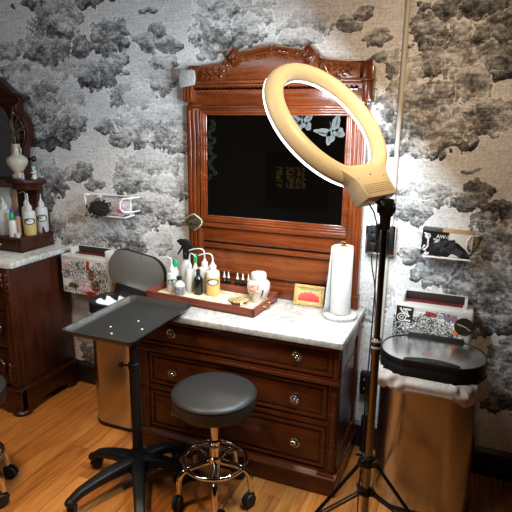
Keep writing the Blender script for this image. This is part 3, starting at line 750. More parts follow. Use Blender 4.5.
# framed picture
t = thing('picture_frame', 'small gold frame with a red and yellow picture leaning on the mirror base', 'picture frame', (.025, -.085, .77))
FM = Matrix.Translation((.025, -.1, .7715)) @ Matrix.Rotation(math.radians(-14), 4, 'X')
b = MB()
for a in ((-.077, .077, 0, .016), (-.077, .077, .088, .104), (-.077, -.061, .016, .088), (.061, .077, .016, .088)): b.box(a[0], a[1], -.006, .008, a[2], a[3], .003, M=FM)
b.build('frame', blotch('antique_gold_frame', [(.34, .2, .06), (.5, .33, .12), (.42, .25, .08)], 60), t)
MB().box(-.062, .062, -.001, .003, .014, .09, M=FM).build('picture', plain('yellow_green_print', (.62, .4, .16), .4), t)
b = MB(); rnd = random.Random(8)
for i in range(11):
    xx = -.053+i*.0097; hh = .026+.016*math.sin(PI*i/10)+rnd.uniform(-.004, .004)
    b.box(xx, xx+.008, -.003, -.0008, .028, .028+hh, .002, M=FM)
b.box(-.056, .056, -.0022, -.0008, .024, .034, M=FM)
b.build('red_motif', plain('red_print', (.75, .05, .06), .4), t)
MB().box(-.05, .05, -.0018, -.0008, .078, .083, M=FM).build('green_motif', plain('green_print', (.1, .3, .12), .4), t)

# paper towel holder + roll
x, y = .205, -.175
t = thing('paper_towel_holder', 'white stone paper towel stand with brass finial at the right end of the marble top', 'paper towel holder', (x, y, .77))
MB().lathe([(0, 0), (.08, 0), (.083, .004), (.083, .013), (.079, .018), (0, .019)], (x, y, .7705), 48).build('base', M['white_stone'], t)
MB().cyl((x, y, .785), (x, y, 1.125), .008, seg=14).build('rod', M['brass'], t)
MB().lathe([(0, 0), (.013, 0), (.013, .006), (.007, .01), (.007, .018), (.011, .022), (.011, .03), (.006, .034), (0, .035)], (x, y, 1.1), 20).build('finial', M['brass'], t)
t = thing('paper_towel_roll', 'white paper towel roll standing on the white stone holder', 'paper towel', (x, y, .79))
MB().lathe([(.0215, .004), (.045, .002), (.048, .005), (.048, .32), (.046, .323), (.022, .323), (.0215, .32), (.0215, .004)], (x, y, .788), 48).build('roll', M['paper'], t)
MB().lathe([(.0215, 0), (.0215, .324), (.019, .324), (.019, 0)], (x, y, .79), 24).build('core', M['tan'], t)
def sheet(u, v):
    a = PI*.98+.9-u*.9
    if u < .35:
        k = u/.35; return (x-.0495-.016*(1-k)*(1.1-v), y-.004-.035*(1-k)*(1.15-v), .793+.315*v)
    a = PI-(u-.35)*1.2
    return (x+.0495*math.cos(a), y+.0495*math.sin(a)-.0, .793+.315*v)
sh = MB().grid(sheet, 14, 12).build('loose_sheet', M['paper'], t)
so = sh.modifiers.new('thickness', 'SOLIDIFY'); so.thickness = .0015
# ------------------------------------------------------------------ second dresser at the left edge
ld = thing('carved_dresser', 'dark brown carved dresser with grey marble top cut by the left edge of the picture', 'dresser', (-2.1, -.25, 0))
LX = -1.548
MB().box(-2.65, LX, -.45, -.02, .13, .875, .003).build('carcass', M['dark_wood'], ld)
p = MB()
# plinth with a scooped lower edge between round feet
prof = [(-.485, .0), (-.485, .145), (-.02, .145), (-.02, 0), (-.08, .0), (-.12, .03), (-.2, .045), (-.3, .045), (-.36, .03), (-.39, .0)]
p.prism(prof, LX-.02, LX+.02, 'x', .003)
pf = [(LX+.02, 0), (LX+.02, .145), (-2.65, .145), (-2.65, .05), (-2.2, .05), (-1.75, .045), (-1.68, .03), (-1.655, 0)]
p.prism(pf, -.487, -.447, 'y', .003)
p.prism([(-.492, .138), (-.492, .15), (-.47, .162), (-.02, .162), (-.02, .138)], LX-.03, LX+.026, 'x', .003).box(-2.65, LX+.026, -.492, -.45, .138, .158, .004)
p.build('plinth', M['dark_wood_h'], ld)
MB().lathe([(0, 0), (.05, 0), (.056, .006), (.056, .018), (.045, .026), (.04, .04), (0, .04)], (LX-.02, -.452, 0), 28).build('foot', M['dark_wood_h'], ld)
MB().lathe([(0, 0), (.05, 0), (.056, .006), (.056, .018), (.045, .026), (.04, .04), (0, .04)], (LX-.02, -.075, 0), 28).build('foot', M['dark_wood_h'], ld)
for z0, z1, kz in ((.63, .86, .76), (.4, .615, .51), (.17, .385, .28)):
    d = MB().box(-2.6, LX-.062, -.468, -.44, z0, z1, .006).box(-2.57, LX-.09, -.474, -.46, z0+.03, z1-.03, .006).build('drawer', M['dark_wood_h'], ld)
    h = MB()
    for hx in (LX-.16,):
        h.tube([(hx+.07*math.cos(a), -.483-.012*math.sin(a)*0, kz+.055*math.sin(a)) for a in [2*PI*i/20 for i in range(20)]], .009, 8, True)
        h.cyl((hx, -.474, kz+.055), (hx, -.49, kz+.055), .013, seg=14)
    h.build('ring_pull', M['dark_wood'], d)
k = MB()
k.box(LX-.058, LX-.004, -.478, -.44, .165, .87, .005)
def leafcarve(k, x, y, z0, z1, n, w):
    for i in range(n):
        z = z0+(z1-z0)*i/n; ww = w*(1-.5*abs(i/n-.4))
        for s_ in (-1, 1):
            k.tube([(x, y, z), (x+s_*ww*.7, y-.007, z+.018), (x+s_*ww, y-.003, z+.036)], lambda u: .008*math.sin(PI*max(.1, min(.95, u)))+.001, 6, smooth=1)
    k.tube([(x, y, z0-.01), (x, y-.008, (z0+z1)/2), (x, y, z1+.02)], lambda u: .007*(1-u*.5), 6, smooth=1)
leafcarve(k, LX-.03, -.479, .2, .31, 4, .024); leafcarve(k, LX-.03, -.479, .76, .84, 3, .02)
k.tube([(LX-.03, -.48, .33), (LX-.036, -.48, .5), (LX-.024, -.48, .62), (LX-.03, -.48, .74)], .005, 6, smooth=2)
for i in range(4): k.ball((LX-.01, -.478, .7+.045*i), .008, 10)
k.build('carved_corner', M['dark_wood'], ld)
MB().prism([(-2.65, -.48), (LX+.0, -.48), (LX+.018, -.47), (LX+.022, -.45), (LX+.022, -.004), (-2.65, -.004)], .876, .91, 'z', .004).build('marble_top', M['marble_grey'], ld)
# little drawer box standing at the back of the marble top, below the mirror
bx = MB().box(-2.3, -1.64, -.275, -.02, .911, .985, .003).box(-2.3, -1.632, -.283, -.02, .983, .995, .004).box(-2.3, -1.634, -.281, -.02, .911, .92, .003)
bx.box(-1.695, -1.672, -.281, -.265, .92, .983, .002)
bx = bx.build('drawer_box', M['dark_wood_h'], ld)
MB().box(-2.0, -1.698, -.281, -.27, .922, .98, .003).build('small_drawer', M['dark_wood_h'], bx)
MB().cyl((-1.785, -.281, .951), (-1.785, -.293, .951), .005, .004, 12, .001).ball((-1.785, -.297, .951), .009, 12).build('small_knob', M['brass'], bx)
# corner shelf on a shaped bracket
sx, sy = -1.735, -.105
s_ = MB().lathe([(0, 1.29), (.1, 1.29), (.112, 1.295), (.116, 1.305), (.112, 1.315), (.1, 1.32), (0, 1.32)], (sx, sy, 0), 40, sx=1.15, sy=.82)
s_.lathe([(0, 1.255), (.085, 1.258), (.1, 1.29), (0, 1.29)], (sx, sy, 0), 36, sx=1.1, sy=.8)
s_.prism([(-1.83, .995), (-1.83, 1.03), (-1.815, 1.06), (-1.82, 1.27), (-1.66, 1.27), (-1.675, 1.16), (-1.665, 1.07), (-1.64, 1.03), (-1.635, .995)], -.1, -.045, 'y', .006)
s_.build('corner_shelf', M['dark_wood_h'], ld)
MB().prism([(-1.645, .995), (-1.645, 1.1), (-1.655, 1.13), (-1.68, 1.15), (-1.7, 1.15), (-1.7, .995)], -.09, -.03, 'y', .004).build('scroll_bracket', M['dark_wood_h'], ld)
# ornate mirror frame, its right side
outer = [(-2.35, 1.98), (-2.05, 1.96), (-1.907, 1.884), (-1.85, 1.84), (-1.812, 1.813), (-1.76, 1.8), (-1.731, 1.785), (-1.735, 1.77), (-1.776, 1.762), (-1.792, 1.74), (-1.79, 1.717), (-1.77, 1.69), (-1.745, 1.666), (-1.727, 1.635), (-1.72, 1.6), (-1.722, 1.565), (-1.736, 1.529), (-1.765, 1.488), (-1.772, 1.44), (-1.768, 1.393), (-1.775, 1.3)]
inner = [(-1.84, 1.3), (-1.845, 1.4), (-1.859, 1.485), (-1.855, 1.54), (-1.861, 1.59), (-1.862, 1.63), (-1.866, 1.666), (-1.89, 1.715), (-1.926, 1.746), (-2.0, 1.79), (-2.1, 1.82), (-2.35, 1.84)]
fm = MB().prism(outer+inner, -.075, -.012, 'y', .008)
fm.tube([(x+.012, -.078, z-.006) for x, z in inner], .007, 8, smooth=1)
fm.tube([(x-.02, -.078, z-.012) for x, z in outer[2:]], .006, 8, smooth=1)
fm.tube([(-1.83, -.08, 1.66), (-1.8, -.085, 1.69), (-1.82, -.082, 1.73), (-1.86, -.08, 1.745)], .008, 8, smooth=2)
fm.tube([(-1.8, -.08, 1.5), (-1.78, -.085, 1.56), (-1.8, -.082, 1.62), (-1.825, -.08, 1.65)], .008, 8, smooth=2)
fm.ball((-1.715, -.05, 1.43), .018, 14).cyl((-1.715, -.05, 1.43), (-1.77, -.05, 1.43), .006, seg=10)
fm.box(-2.35, -1.77, -.07, -.012, 1.235, 1.31, .006)
fm = fm.build('carved_mirror_frame', M['dark_wood_h'], ld)
MB().prism([(-1.83, 1.305), (-1.835, 1.4), (-1.85, 1.485), (-1.85, 1.59), (-1.856, 1.666), (-1.88, 1.715), (-1.92, 1.755), (-2.1, 1.83), (-2.35, 1.85), (-2.35, 1.305)], -.03, -.02, 'y').build('mirror_glass', g.m, fm)
MB().prism([(-1.83, 1.245), (-1.83, 1.3), (-2.0, 1.3), (-2.0, 1.245)], -.08, -.07, 'y', .003).build('rail_moulding', plain('worn_light_brown_wood', (.16, .085, .035), .45), fm)

# things on the left dresser
zb = .9955
wash_bottle(-1.81, -.22, zb, .04, .155, 'clear squeeze bottle of cloudy water at the far left, on the small drawer box', 'liquid_grey', .55, PI, .05, .03, None)
wash_bottle(-1.675, -.165, zb, .036, .15, 'squeeze bottle of pale yellow soap with an upright spout on the small drawer box', 'liquid_pale', .68, 2.6, .02, .06, 'label_white')
wash_bottle(-1.668, -.072, zb, .035, .16, 'clear squeeze bottle with spout bent left, right behind the pale yellow soap bottle', 'liquid_grey', .5, PI+.3, .06, .06, 'label_white')
wash_bottle(-1.755, -.1, zb, .03, .16, 'clear squeeze bottle with curved spout behind the white bottle with green collar', 'liquid_grey', .4, PI, .05, .05, None)
t = thing('glue_bottle', 'slim white bottle with green collar and blue tip on the small drawer box', 'bottle', (-1.722, -.25, zb))
MB().lathe([(0, 0), (.021, 0), (.022, .003), (.022, .085), (.018, .096), (.012, .1), (0, .1)], (-1.722, -.25, zb), 20).build('bottle_body', M['bottle_milky'], t)
MB().lathe([(.013, .096), (.014, .098), (.013, .138), (.01, .142), (0, .142)], (-1.722, -.25, zb), 16).build('collar', M['green_cap'], t)
MB().lathe([(.009, .14), (.008, .15), (.003, .172), (0, .173)], (-1.722, -.25, zb), 14).build('tip', M['blue_cap'], t)
t = thing('tan_bottle', 'narrow tan bottle with blue cap half hidden behind the slim white bottle', 'bottle', (-1.738, -.19, zb))
MB().lathe([(0, 0), (.018, 0), (.018, .1), (.012, .112), (0, .112)], (-1.738, -.19, zb), 18).build('bottle_body', M['tan'], t)
MB().lathe([(.012, .11), (.0125, .128), (0, .129)], (-1.738, -.19, zb), 16).build('cap', M['blue_cap'], t)
tag(MB().lathe([(0, 0), (.014, 0), (.0145, .002), (.0145, .022), (.012, .025), (0, .025)], (-1.685, -.253, zb), 20).build('small_jar_cap', M['white_plastic']), 'small white screw cap in front of the pale yellow soap bottle', 'cap')
LM = Matrix.Translation((-1.93, -.135, zb+.001)) @ Matrix.Rotation(math.radians(-10), 4, 'X')
tag(MB().box(-.1, .06, -.002, .002, 0, .26, .001, M=LM).build('greeting_card', M['pale_green']), 'pale green card standing behind the bottles at the far left', 'card')
LM = Matrix.Translation((-1.842, -.11, zb+.001)) @ Matrix.Rotation(math.radians(-4), 4, 'X')
tag(MB().box(-.035, .018, -.006, .006, 0, .265, .002, M=LM).build('tan_box', M['tan']), 'narrow tan box standing next to the pale green card', 'box')
# vase with feather, figurines
x, y, z = -1.768, -.125, 1.3205
t = thing('vase', 'cream crackled vase with a thin neck on the corner shelf', 'vase', (x, y, z))
MB().lathe([(0, 0), (.03, 0), (.034, .004), (.034, .02), (.024, .03), (.03, .042), (.055, .08), (.06, .105), (.053, .12), (.032, .134), (.021, .146), (.018, .17), (.021, .19), (.026, .197), (.024, .199), (.018, .192), (.015, .17), (.015, .15), (0, .149)], (x, y, z), 36).build('vase_body', M['ceramic'], t)
for s_ in (-1, 1):
    MB().tube([(x+s_*.02, y, z+.188), (x+s_*.034, y, z+.18), (x+s_*.036, y, z+.155), (x+s_*.03, y, z+.136)], .004, 8, smooth=2).build('handle', M['ceramic'], t)
fe = thing('peacock_feather', 'peacock feather with a blue eye standing in the cream vase', 'feather', (x, y, z+.15))
MB().tube([(x, y, z+.152), (x-.005, y+.01, z+.2), (x-.03, y+.02, z+.28)], .0016, 6, smooth=2).build('quill', plain('pale_quill', (.4, .34, .2), .6), fe)
b = MB(); rnd = random.Random(9)
for i in range(46):
    a = rnd.uniform(.2, PI-.2)+(.0); L = rnd.uniform(.07, .15); px, pz = x-.022+rnd.uniform(-.01, .01), z+.22+rnd.uniform(-.02, .05)
    yy = y+.016+rnd.uniform(-.01, .01)
    b.tube([(px, yy, pz), (px+L*.5*math.cos(a), yy+rnd.uniform(-.006, .006), pz+L*.5*math.sin(a)), (px+L*math.cos(a)*1.05, yy, pz+L*math.sin(a)*.8)], lambda u: .0024*(1-u*.7), 4)
b.build('barb', plain('bronze_green_barbs', (.1, .095, .045), .5), fe)
b = MB().ball((x-.005, y-.012, z+.272), .024, 16, (.8, .15, 1)).build('eye_ring', plain('bronze_feather', (.16, .09, .03), .4), fe)
MB().ball((x-.005, y-.0155, z+.27), .013, 14, (.85, .18, 1)).build('eye_spot', plain('blue_feather_eye', (.01, .05, .16), .35), fe)
def figurine(x, y, z, h, label, body, head, hat, name):
    t = thing(name, label, 'figurine', (x, y, z))
    b = MB().lathe([(0, 0), (.2*h, 0), (.21*h, .05*h), (.17*h, .3*h), (.11*h, .55*h), (.13*h, .62*h), (.06*h, .7*h), (0, .7*h)], (x, y, z), 18, sx=1, sy=.8)
    for s_ in (-1, 1):
        b.tube([(x+s_*.1*h, y, z+.6*h), (x+s_*.2*h, y-.03*h, z+.42*h), (x+s_*.1*h, y-.12*h, z+.36*h)], .045*h, 8, smooth=1)
    b.build('body', body, t)
    MB().ball((x, y, z+.8*h), .13*h, 14).build('head', head, t)
    MB().lathe([(.16*h, .86*h), (.14*h, .9*h), (.1*h, .98*h), (0, 1.0*h)], (x, y, z), 16).build('hat', hat, t)
pk = plain('skin_glaze', (.6, .4, .3), .4)
figurine(-1.695, -.165, 1.3205, .05, 'tiny blue and white figurine in front of the vase on the corner shelf', blotch('blue_white_glaze', [(.7, .7, .72), (.1, .2, .5), (.7, .7, .72), (.45, .2, .12)], 70), pk, M['brass'], 'porcelain_figurine')
figurine(-1.655, -.12, 1.3205, .085, 'black and white figurine with green hat at the right edge of the corner shelf', blotch('black_white_glaze', [(.02, .02, .02), (.7, .7, .68), (.02, .02, .02)], 45), M['porcelain'], M['green_cap'], 'dark_figurine')
figurine(-1.675, -.085, 1.3205, .045, 'small white figurine behind the blue and white one on the corner shelf', M['porcelain'], M['porcelain'], M['porcelain'], 'white_figurine')

# ------------------------------------------------------------------ trash cans
def trash_can(cx, y0, y1, w, h, name_label, open_lid, bag_label, dark=False):
    d = y1-y0; cy = (y0+y1)/2
    t = thing('trash_can', name_label, 'trash can', (cx, cy, 0))
    R = d*.46
    pts = rrect(w-.016, d-.016, R-.008, 10)
    n = len(pts)
    def wall(sc_, u, z): 
        i = int(round(u*n)) % n; return (cx+pts[i][0]*sc_, cy+pts[i][1]*sc_, z)
    b = MB().grid(lambda u, v: wall(1, u, .02+v*(h-.07)), n, 2, True)
    b.prism([(cx+p_[0]*.99, cy+p_[1]*.99) for p_ in pts], .018, .03, 'z')
    b.build('body', M['steel'], t, 50)
    MB().prism([(cx+p_[0]*1.015, cy+p_[1]*1.015) for p_ in pts], .001, .024, 'z', .004).build('bottom_ring', M['black_plastic'], t)
    zr = h-.055
    op = rrect(w, d, R, 10)
    if open_lid:
        b = MB()
        prof = [(1.0, zr), (1.0, zr+.045), (.97, zr+.055), (.85, zr+.055), (.83, zr+.045), (.83, zr-.02)]
        def ring(u, v):
            j = int(round(v*(len(prof)-1))); i = int(round(u*n)) % n; s_, z = prof[j]
            k_ = 1-(1-s_)*w/d if False else s_
            return (cx+op[i][0]*s_, cy+op[i][1]*(s_ if s_ > .95 else s_-.05), z)
        b.grid(ring, n, len(prof), True)
        b.build('rim', M['black_plastic'], t)
        HM = Matrix.Translation((cx-.012, y1-.012, h+.004)) @ Matrix.Rotation(math.radians(9), 4, 'Y') @ Matrix.Rotation(math.radians(-4), 4, 'X')
        lw, lh = w*1.0, .235
        lp = rrect(lw, lh, lh*.46, 10, 0, lh/2)
        MB().prism([(a, c_) for a, c_ in lp], -.004, .022, 'y', .008, M=HM).build('lid', M['black_plastic'], t)
        def inner(u, v):
            i = int(round(u*n)) % n; s_ = 1-v*.98
            return (lp[i][0]*.97*s_, -.009-.016*(1-s_*s_), lh/2+(lp[i][1]-lh/2)*.975*s_)
        MB().grid(inner, n, 8, True, M=HM).build('lid_lining', M['lid_grey'], t)
        MB().box(-lw*.3, lw*.3, -.024, .02, -.03, .035, .006, M=HM).build('hinge', M['black_plastic'], t)
    else:
        b = MB()
        prof = [(.985, zr-.01), (1.0, zr), (1.0, zr+.03), (.985, zr+.035), (.985, zr+.04), (1.0, zr+.045), (.998, zr+.058), (.99, zr+.063), (.975, zr+.064), (.965, zr+.058)]
        def ring(u, v):
            j = int(round(v*(len(prof)-1))); i = int(round(u*n)) % n; s_, z = prof[j]
            return (cx+op[i][0]*s_, cy+op[i][1]*(1-(1-s_)*1.3), z)
        b.grid(ring, n, len(prof), True); b.build('lid', M['black_plastic'], t)
        def plate(u, v):
            i = int(round(u*n)) % n; s_ = .972*(1-v*.995)
            return (cx+op[i][0]*s_, cy+op[i][1]*(s_-.008*(1-v)), zr+.0605+.004*(1-(1-v)**2))
        MB().grid(plate, n, 6, True).build('lid_plate', M['steel_lid'], t)
        p_ = [(-.1+.2*i/16, .012+.03*math.sin(PI*i/16)**.7) for i in range(17)]
        MB().prism([(cx+.005-.1*1.1, y0-.002)]+[(cx+.005+a*1.1, y0+.008+c_) for a, c_ in p_]+[(cx+.005+.11, y0-.002)], zr+.05, zr+.0695, 'z', .002).build('sensor_panel', M['black_plastic'], t)
        for k in range(3): pass
        MB().box(cx-.02, cx+.03, y0+.016, y0+.024, zr+.0695, zr+.0705, 0).build('sensor_window', M['black_gloss'], t)
        MB().box(cx-w*.28, cx+w*.28, y1-.03, y1+.004, zr+.02, zr+.076, .008).build('hinge', M['black_plastic'], t)
    # liner
    rnd = random.Random(3)
    bg = thing('bin_liner', bag_label, 'trash bag', (cx, cy, zr-.06))
    N = 120; ph = [rnd.uniform(0, 6.28) for _ in range(8)]
    ol = rrect(w+.004, d+.004, R, 29)
    N = len(ol)
    drop = .085 if not open_lid else .03
    def cuff(u, v):
        i = int(round(u*N)) % N; a = 2*PI*i/N
        bulge = .004+.022*math.sin(PI*min(1, v*1.0))**.8*(.7+.3*math.sin(5*a+ph[0])) + .004*math.sin(19*a+ph[1]+3*v)+.003*math.sin(31*a+ph[2]-5*v)+.003*math.sin(11*a+9*v+ph[4])
        if open_lid: bulge *= .25
        e = .011*math.sin(3*a+ph[3])+.007*math.sin(8*a+ph[4])+.004*math.sin(17*a)
        L = math.hypot(*ol[i])
        z = zr-.004-v*(drop+e*v)
        if v > .85: bulge -= .006
        return (cx+ol[i][0]*(1+(bulge-.004)/L), cy+ol[i][1]*(1+(bulge-.004)/L), z)
    MB().grid(cuff, N, 14, True).build('cuff', M['bag'], bg, 60)
    if open_lid:
        il = rrect(w*.83, d*.78, d*.78*.44, 29)
        def sack(u, v):
            i = int(round(u*N)) % N; a = 2*PI*i/N
            s_ = 1-.12*v+.015*math.sin(9*a+6*v)
            if v > .75: s_ *= max(.02, 1-((v-.75)/.25)**2)
            return (cx+il[i][0]*s_, cy+il[i][1]*s_, zr+.045-.09*min(1, v/.75)-.01*(v > .75)*math.sin(5*a))
        MB().grid(sack, N, 16, True).build('sack', M['bag_inside'], bg, 60)
    return t
M['lid_grey'] = plain('satin_grey_lid_metal', (.32, .31, .295), .3, .6, .06)
trash_can(.64, -.437, -.132, .432, .71, 'stainless steel trash can with closed lid at the right, beside the light stand', False, 'white bin liner bulging below the closed steel lid')
trash_can(-.966, -.39, -.132, .375, .715, 'stainless steel trash can with raised lid between the two dressers', True, 'white bin liner inside the open trash can between the dressers')

# ------------------------------------------------------------------ instrument tray on wheels
def caster(name, x, y, az, parent, r=.03, fork=None, w=.022, both=False):
    """a twin-wheel caster under (x, y)"""
    c_, s_ = math.cos(az), math.sin(az)
    ox, oy = x-.014*c_, y-.014*s_
    b = MB()
    for sg in (-1, 1):
        p0 = Vector((ox-s_*sg*.005, oy+c_*sg*.005, r)); p1 = Vector((ox-s_*sg*(.005+w*.55), oy+c_*sg*(.005+w*.55), r))
        b.cyl(p0, p1, r, r*.96, 22, .003)
    o = b.build(name, M['rubber'], parent)
    h = MB().cyl((x, y, r*1.5), (x, y, r*2.35), .011, .009, 14)
    h.tube([(ox+(r*1.06)*math.cos(q)*c_, oy+(r*1.06)*math.cos(q)*s_, r+(r*1.06)*math.sin(q)) for q in [PI*i/10 for i in range(11)]], .006, 8)
    h.cyl((ox-s_*.017, oy+c_*.017, r), (ox+s_*.017, oy-c_*.017, r), .006, seg=10)
    h.build('caster_hood', fork or M['black_plastic'], o)
    return o
tx, ty = -.612, -.682
it = thing('instrument_tray_stand', 'black rectangular instrument tray on a post with a wheeled star base', 'tray table', (tx, ty, 0))
b = MB()
ol = rrect(.352, .508, .028, 6); n = len(ol)
prof = [(0., .7955), (.5, .7955), (.87, .7955), (.885, .797), (.972, .8185), (.985, .822), (1.0, .822), (1.0, .818), (.985, .817), (.885, .7905), (.5, .789), (0., .789)]
def trayf(u, v):
    i = int(round(u*n)) % n; j = int(round(v*(len(prof)-1))); s_, z = prof[j]
    s2 = 1-(1-s_)*.7 if s_ > .9 else s_
    return (tx+ol[i][0]*s_, ty+ol[i][1]*s2, z)
b.grid(trayf, n, len(prof), True)
b.build('tray', M['tray_black'], it, 60)
sc_ = MB()
for dx, dy in ((-.05, -.09), (.02, .015), (-.0, -.15), (.09, -.06)): sc_.cyl((tx+dx+.005, ty+dy, .795), (tx+dx+.005, ty+dy, .7985), .0055, .004, 12)
sc_.build('mounting_screw', M['white_plastic'], it)
MB().box(tx-.09, tx+.09, ty-.06, ty+.06, .778, .7895, .003).cyl((tx, ty, .755), (tx, ty, .78), .03, .034, 20).build('mount_plate', M['black_metal'], it)
MB().cyl((tx, ty, .45), (tx, ty, .785), .0185, seg=20).build('upper_post', M['black_metal'], it)
MB().cyl((tx, ty, .08), (tx, ty, .585), .0235, seg=22).cyl((tx, ty, .57), (tx, ty, .6), .027, seg=22, bev=.003).build('lower_post', M['black_metal'], it)
MB().cyl((tx-.02, ty-.008, .585), (tx-.05, ty-.02, .585), .005, seg=10).cyl((tx-.045, ty-.018, .585), (tx-.062, ty-.025, .585), .014, .012, 14, .002).build('height_knob', M['black_plastic'], it)
MB().lathe([(0, .05), (.052, .05), (.064, .07), (.06, .105), (.04, .128), (.028, .16), (0, .16)], (tx, ty, 0), 28).build('hub', M['black_plastic'], it)
for ang, L in ((186, .222), (250, .33), (305, .33), (12, .19), (62, .185)):
    a = math.radians(ang); c_, s_ = math.cos(a), math.sin(a)
    def arm(u, v):
        t_ = v; r_ = .03+L*t_
        z = .1+.005*math.sin(PI*t_)-.022*t_**3-.02*max(0, t_-.85)*4
        hw = .035*(1-.4*t_); hh = .03*(1-.45*t_)
        q = 2*PI*u; sgn = lambda e: math.copysign(abs(e)**.6, e)
        return (tx+r_*c_-hw*sgn(math.cos(q))*s_, ty+r_*s_+hw*sgn(math.cos(q))*c_, z+hh*sgn(math.sin(q)))
    m_ = MB().grid(arm, 16, 14, True)
    ex, ey = tx+(.03+L-.008)*c_, ty+(.03+L-.008)*s_
    m_.ball((ex, ey, .066), .026, 14, (1, 1, .75))
    m_.build('leg', M['black_plastic'], it)
    caster('caster', ex, ey, a+.8, it, .026)

# ------------------------------------------------------------------ rolling stools
def stool(cx, cy, rot, label):
    t = thing('rolling_stool', label, 'stool', (0, 0, 0), 'rolling stools')
    MB().lathe([(0, .46), (.165, .46), (.176, .466), (.18, .478), (.182, .522), (.1795, .532), (.172, .539), (.15, .545), (.08, .549), (0, .55)], seg=56).build('seat', M['leather'], t)
    MB().tube([(.181*math.cos(a), .181*math.sin(a), .53) for a in [2*PI*i/48 for i in range(48)]], .0026, 6, True).build('seat_piping', M['leather'], t)
    MB().cyl((0, 0, .44), (0, 0, .458), .075, seg=28).cyl((0, 0, .415), (0, 0, .442), .03, seg=20).cyl((.02, 0, .437), (.1, .03, .43), .005, seg=8).build('seat_plate', M['black_metal'], t)
    MB().cyl((0, 0, .28), (0, 0, .42), .021, seg=24).cyl((0, 0, .15), (0, 0, .3), .0255, seg=26, bev=.002).cyl((0, 0, .1), (0, 0, .152), .019, .016, 22, .002).build('column', M['chrome'], t)
    MB().lathe([(.0255, .285), (.03, .288), (.03, .3), (.024, .304)], seg=26).build('collar', M['chrome'], t)
    MB().lathe([(.02, .19), (.034, .192), (.036, .2), (.036, .212), (.034, .22), (.02, .222)], seg=26).build('leg_collar', M['chrome'], t)
    MB().tube([(.14*math.cos(a), .14*math.sin(a), .2) for a in [2*PI*i/56 for i in range(56)]], .0098, 10, True).build('foot_ring', M['chrome'], t)
    for k in range(5):
        a = math.radians(8+72*k); c_, s_ = math.cos(a), math.sin(a)
        b = MB().tube([(r_*c_, r_*s_, z) for r_, z in ((.02, .195), (.09, .188), (.138, .178), (.16, .15), (.166, .11), (.168, .07))], .0135, 12, smooth=2)
        b.build('leg', M['chrome'], t)
        caster('caster', .168*c_, .168*s_, a+1.1+k, t, .032, w=.024)
    t.location = (cx, cy, 0); t.rotation_euler = (0, 0, rot)
    return t
st1 = stool(-.214, -.668, 0, 'round black rolling stool with chrome foot ring in front of the marble-topped dresser')
dup(st1, (-1.218, -1.09, 0), math.radians(-2), 'second black rolling stool, only its chrome ring and a caster showing at the left edge')

# ------------------------------------------------------------------ ring light on a tripod
px, py = .458, -.682
rl = thing('ring_light', 'large cream ring light glowing white on a tall tripod in front of the mirror', 'ring light', (px, py, 0))
NN = Vector((-.7007, .3112, -.642)).normalized(); U = Vector((.5965, -.2382, -.7665)); U = (U-NN*U.dot(NN)).normalized(); V = U.cross(NN)
RC = Vector((.2275, -.6166, 1.6578)); RO, RI = .271, .205
def rp(r_, th, a): return RC+U*(r_*math.cos(th))+V*(r_*math.sin(th))+NN*a
def ringmesh(prof, seg=96):
    return MB().grid(lambda u, v: rp(prof[int(round(v*(len(prof)-1)))][0], 2*PI*u, prof[int(round(v*(len(prof)-1)))][1]), seg, len(prof), True)
prof = [(.269, .014), (.271, .011), (.269, .0), (.264, -.013), (.256, -.024), (.246, -.031), (.234, -.034), (.223, -.031), (.214, -.022), (.209, -.01), (.206, .002), (.205, .011), (.207, .014)]
ringmesh(prof).build('ring_shell', M['ring_shell'], rl, 75)
dm = NT('lit_led_panel'); dm.pr(col=(.9, .9, .9), emit=(.8, .92, 1.0), estr=RING_POWER, rough=.5)
de = NT('lit_diffuser_edge'); de.pr(col=(.9, .9, .9), emit=(.88, .96, 1.0), estr=5.0, rough=.5)
df = ringmesh([(RI+.001, .012), (RI+.0005, .018), (RI+.004, .0235), (RI+.007, .0242)], 72)
df._merge(ringmesh([(RO-.001, .012), (RO-.0005, .018), (RO-.004, .0235), (RO-.007, .0242)], 72).bm)
df = df.build('diffuser', de.m, rl, 60)
ringmesh([(RI+.007, .0242), (RI+.03, .0246), (RO-.03, .0246), (RO-.007, .0242)], 64).build('led_panel', dm.m, df, 60)
def up_(u, v, a): return RC+U*u+V*v+NN*a
b = MB()
bm_ = bmesh.new()
sec = [(.2, -.142, .15, -.028, .006), (.232, -.122, .115, -.034, .012), (.262, -.104, .09, -.04, .016), (.29, -.1, .082, -.042, .018), (.338, -.102, .074, -.044, .022)]
rows = []
for u, v0_, v1_, a0_, a1_ in sec:
    rows.append([bm_.verts.new(up_(u, v_, a_)) for v_, a_ in ((v0_, a0_), (v1_, a0_), (v1_, a1_), (v0_, a1_))])
for A, B in zip(rows, rows[1:]):
    for i in range(4): bm_.faces.new((A[i], A[(i+1) % 4], B[(i+1) % 4], B[i]))
bm_.faces.new(rows[0][::-1]); bm_.faces.new(rows[-1])
bmesh.ops.recalc_face_normals(bm_, faces=bm_.faces[:])
bmesh.ops.bevel(bm_, geom=bm_.edges[:], offset=.004, segments=2, profile=.5, affect='EDGES')
b._merge(bm_)
b.build('control_box', M['ring_shell'], rl)
b = MB()
for i in range(18):
    for j in range(5):
        u, v = .29+.0078*j, -.088+.0087*i-.0004*j
        b.ball(up_(u, v, -.0425-.0003*j), .0021, 6)
b.build('vent_hole', plain('shadowed_vent_plastic', (.35, .23, .1), .6), rl)
b = MB()
for u, v in ((.333, .066), (.333, -.094), (.262, .06), (.262, -.09), (.25, -.01)): b.ball(up_(u, v, -.042 if u > .3 else -.0385), .0028, 8)
b.build('case_screw', M['black_metal'], rl)
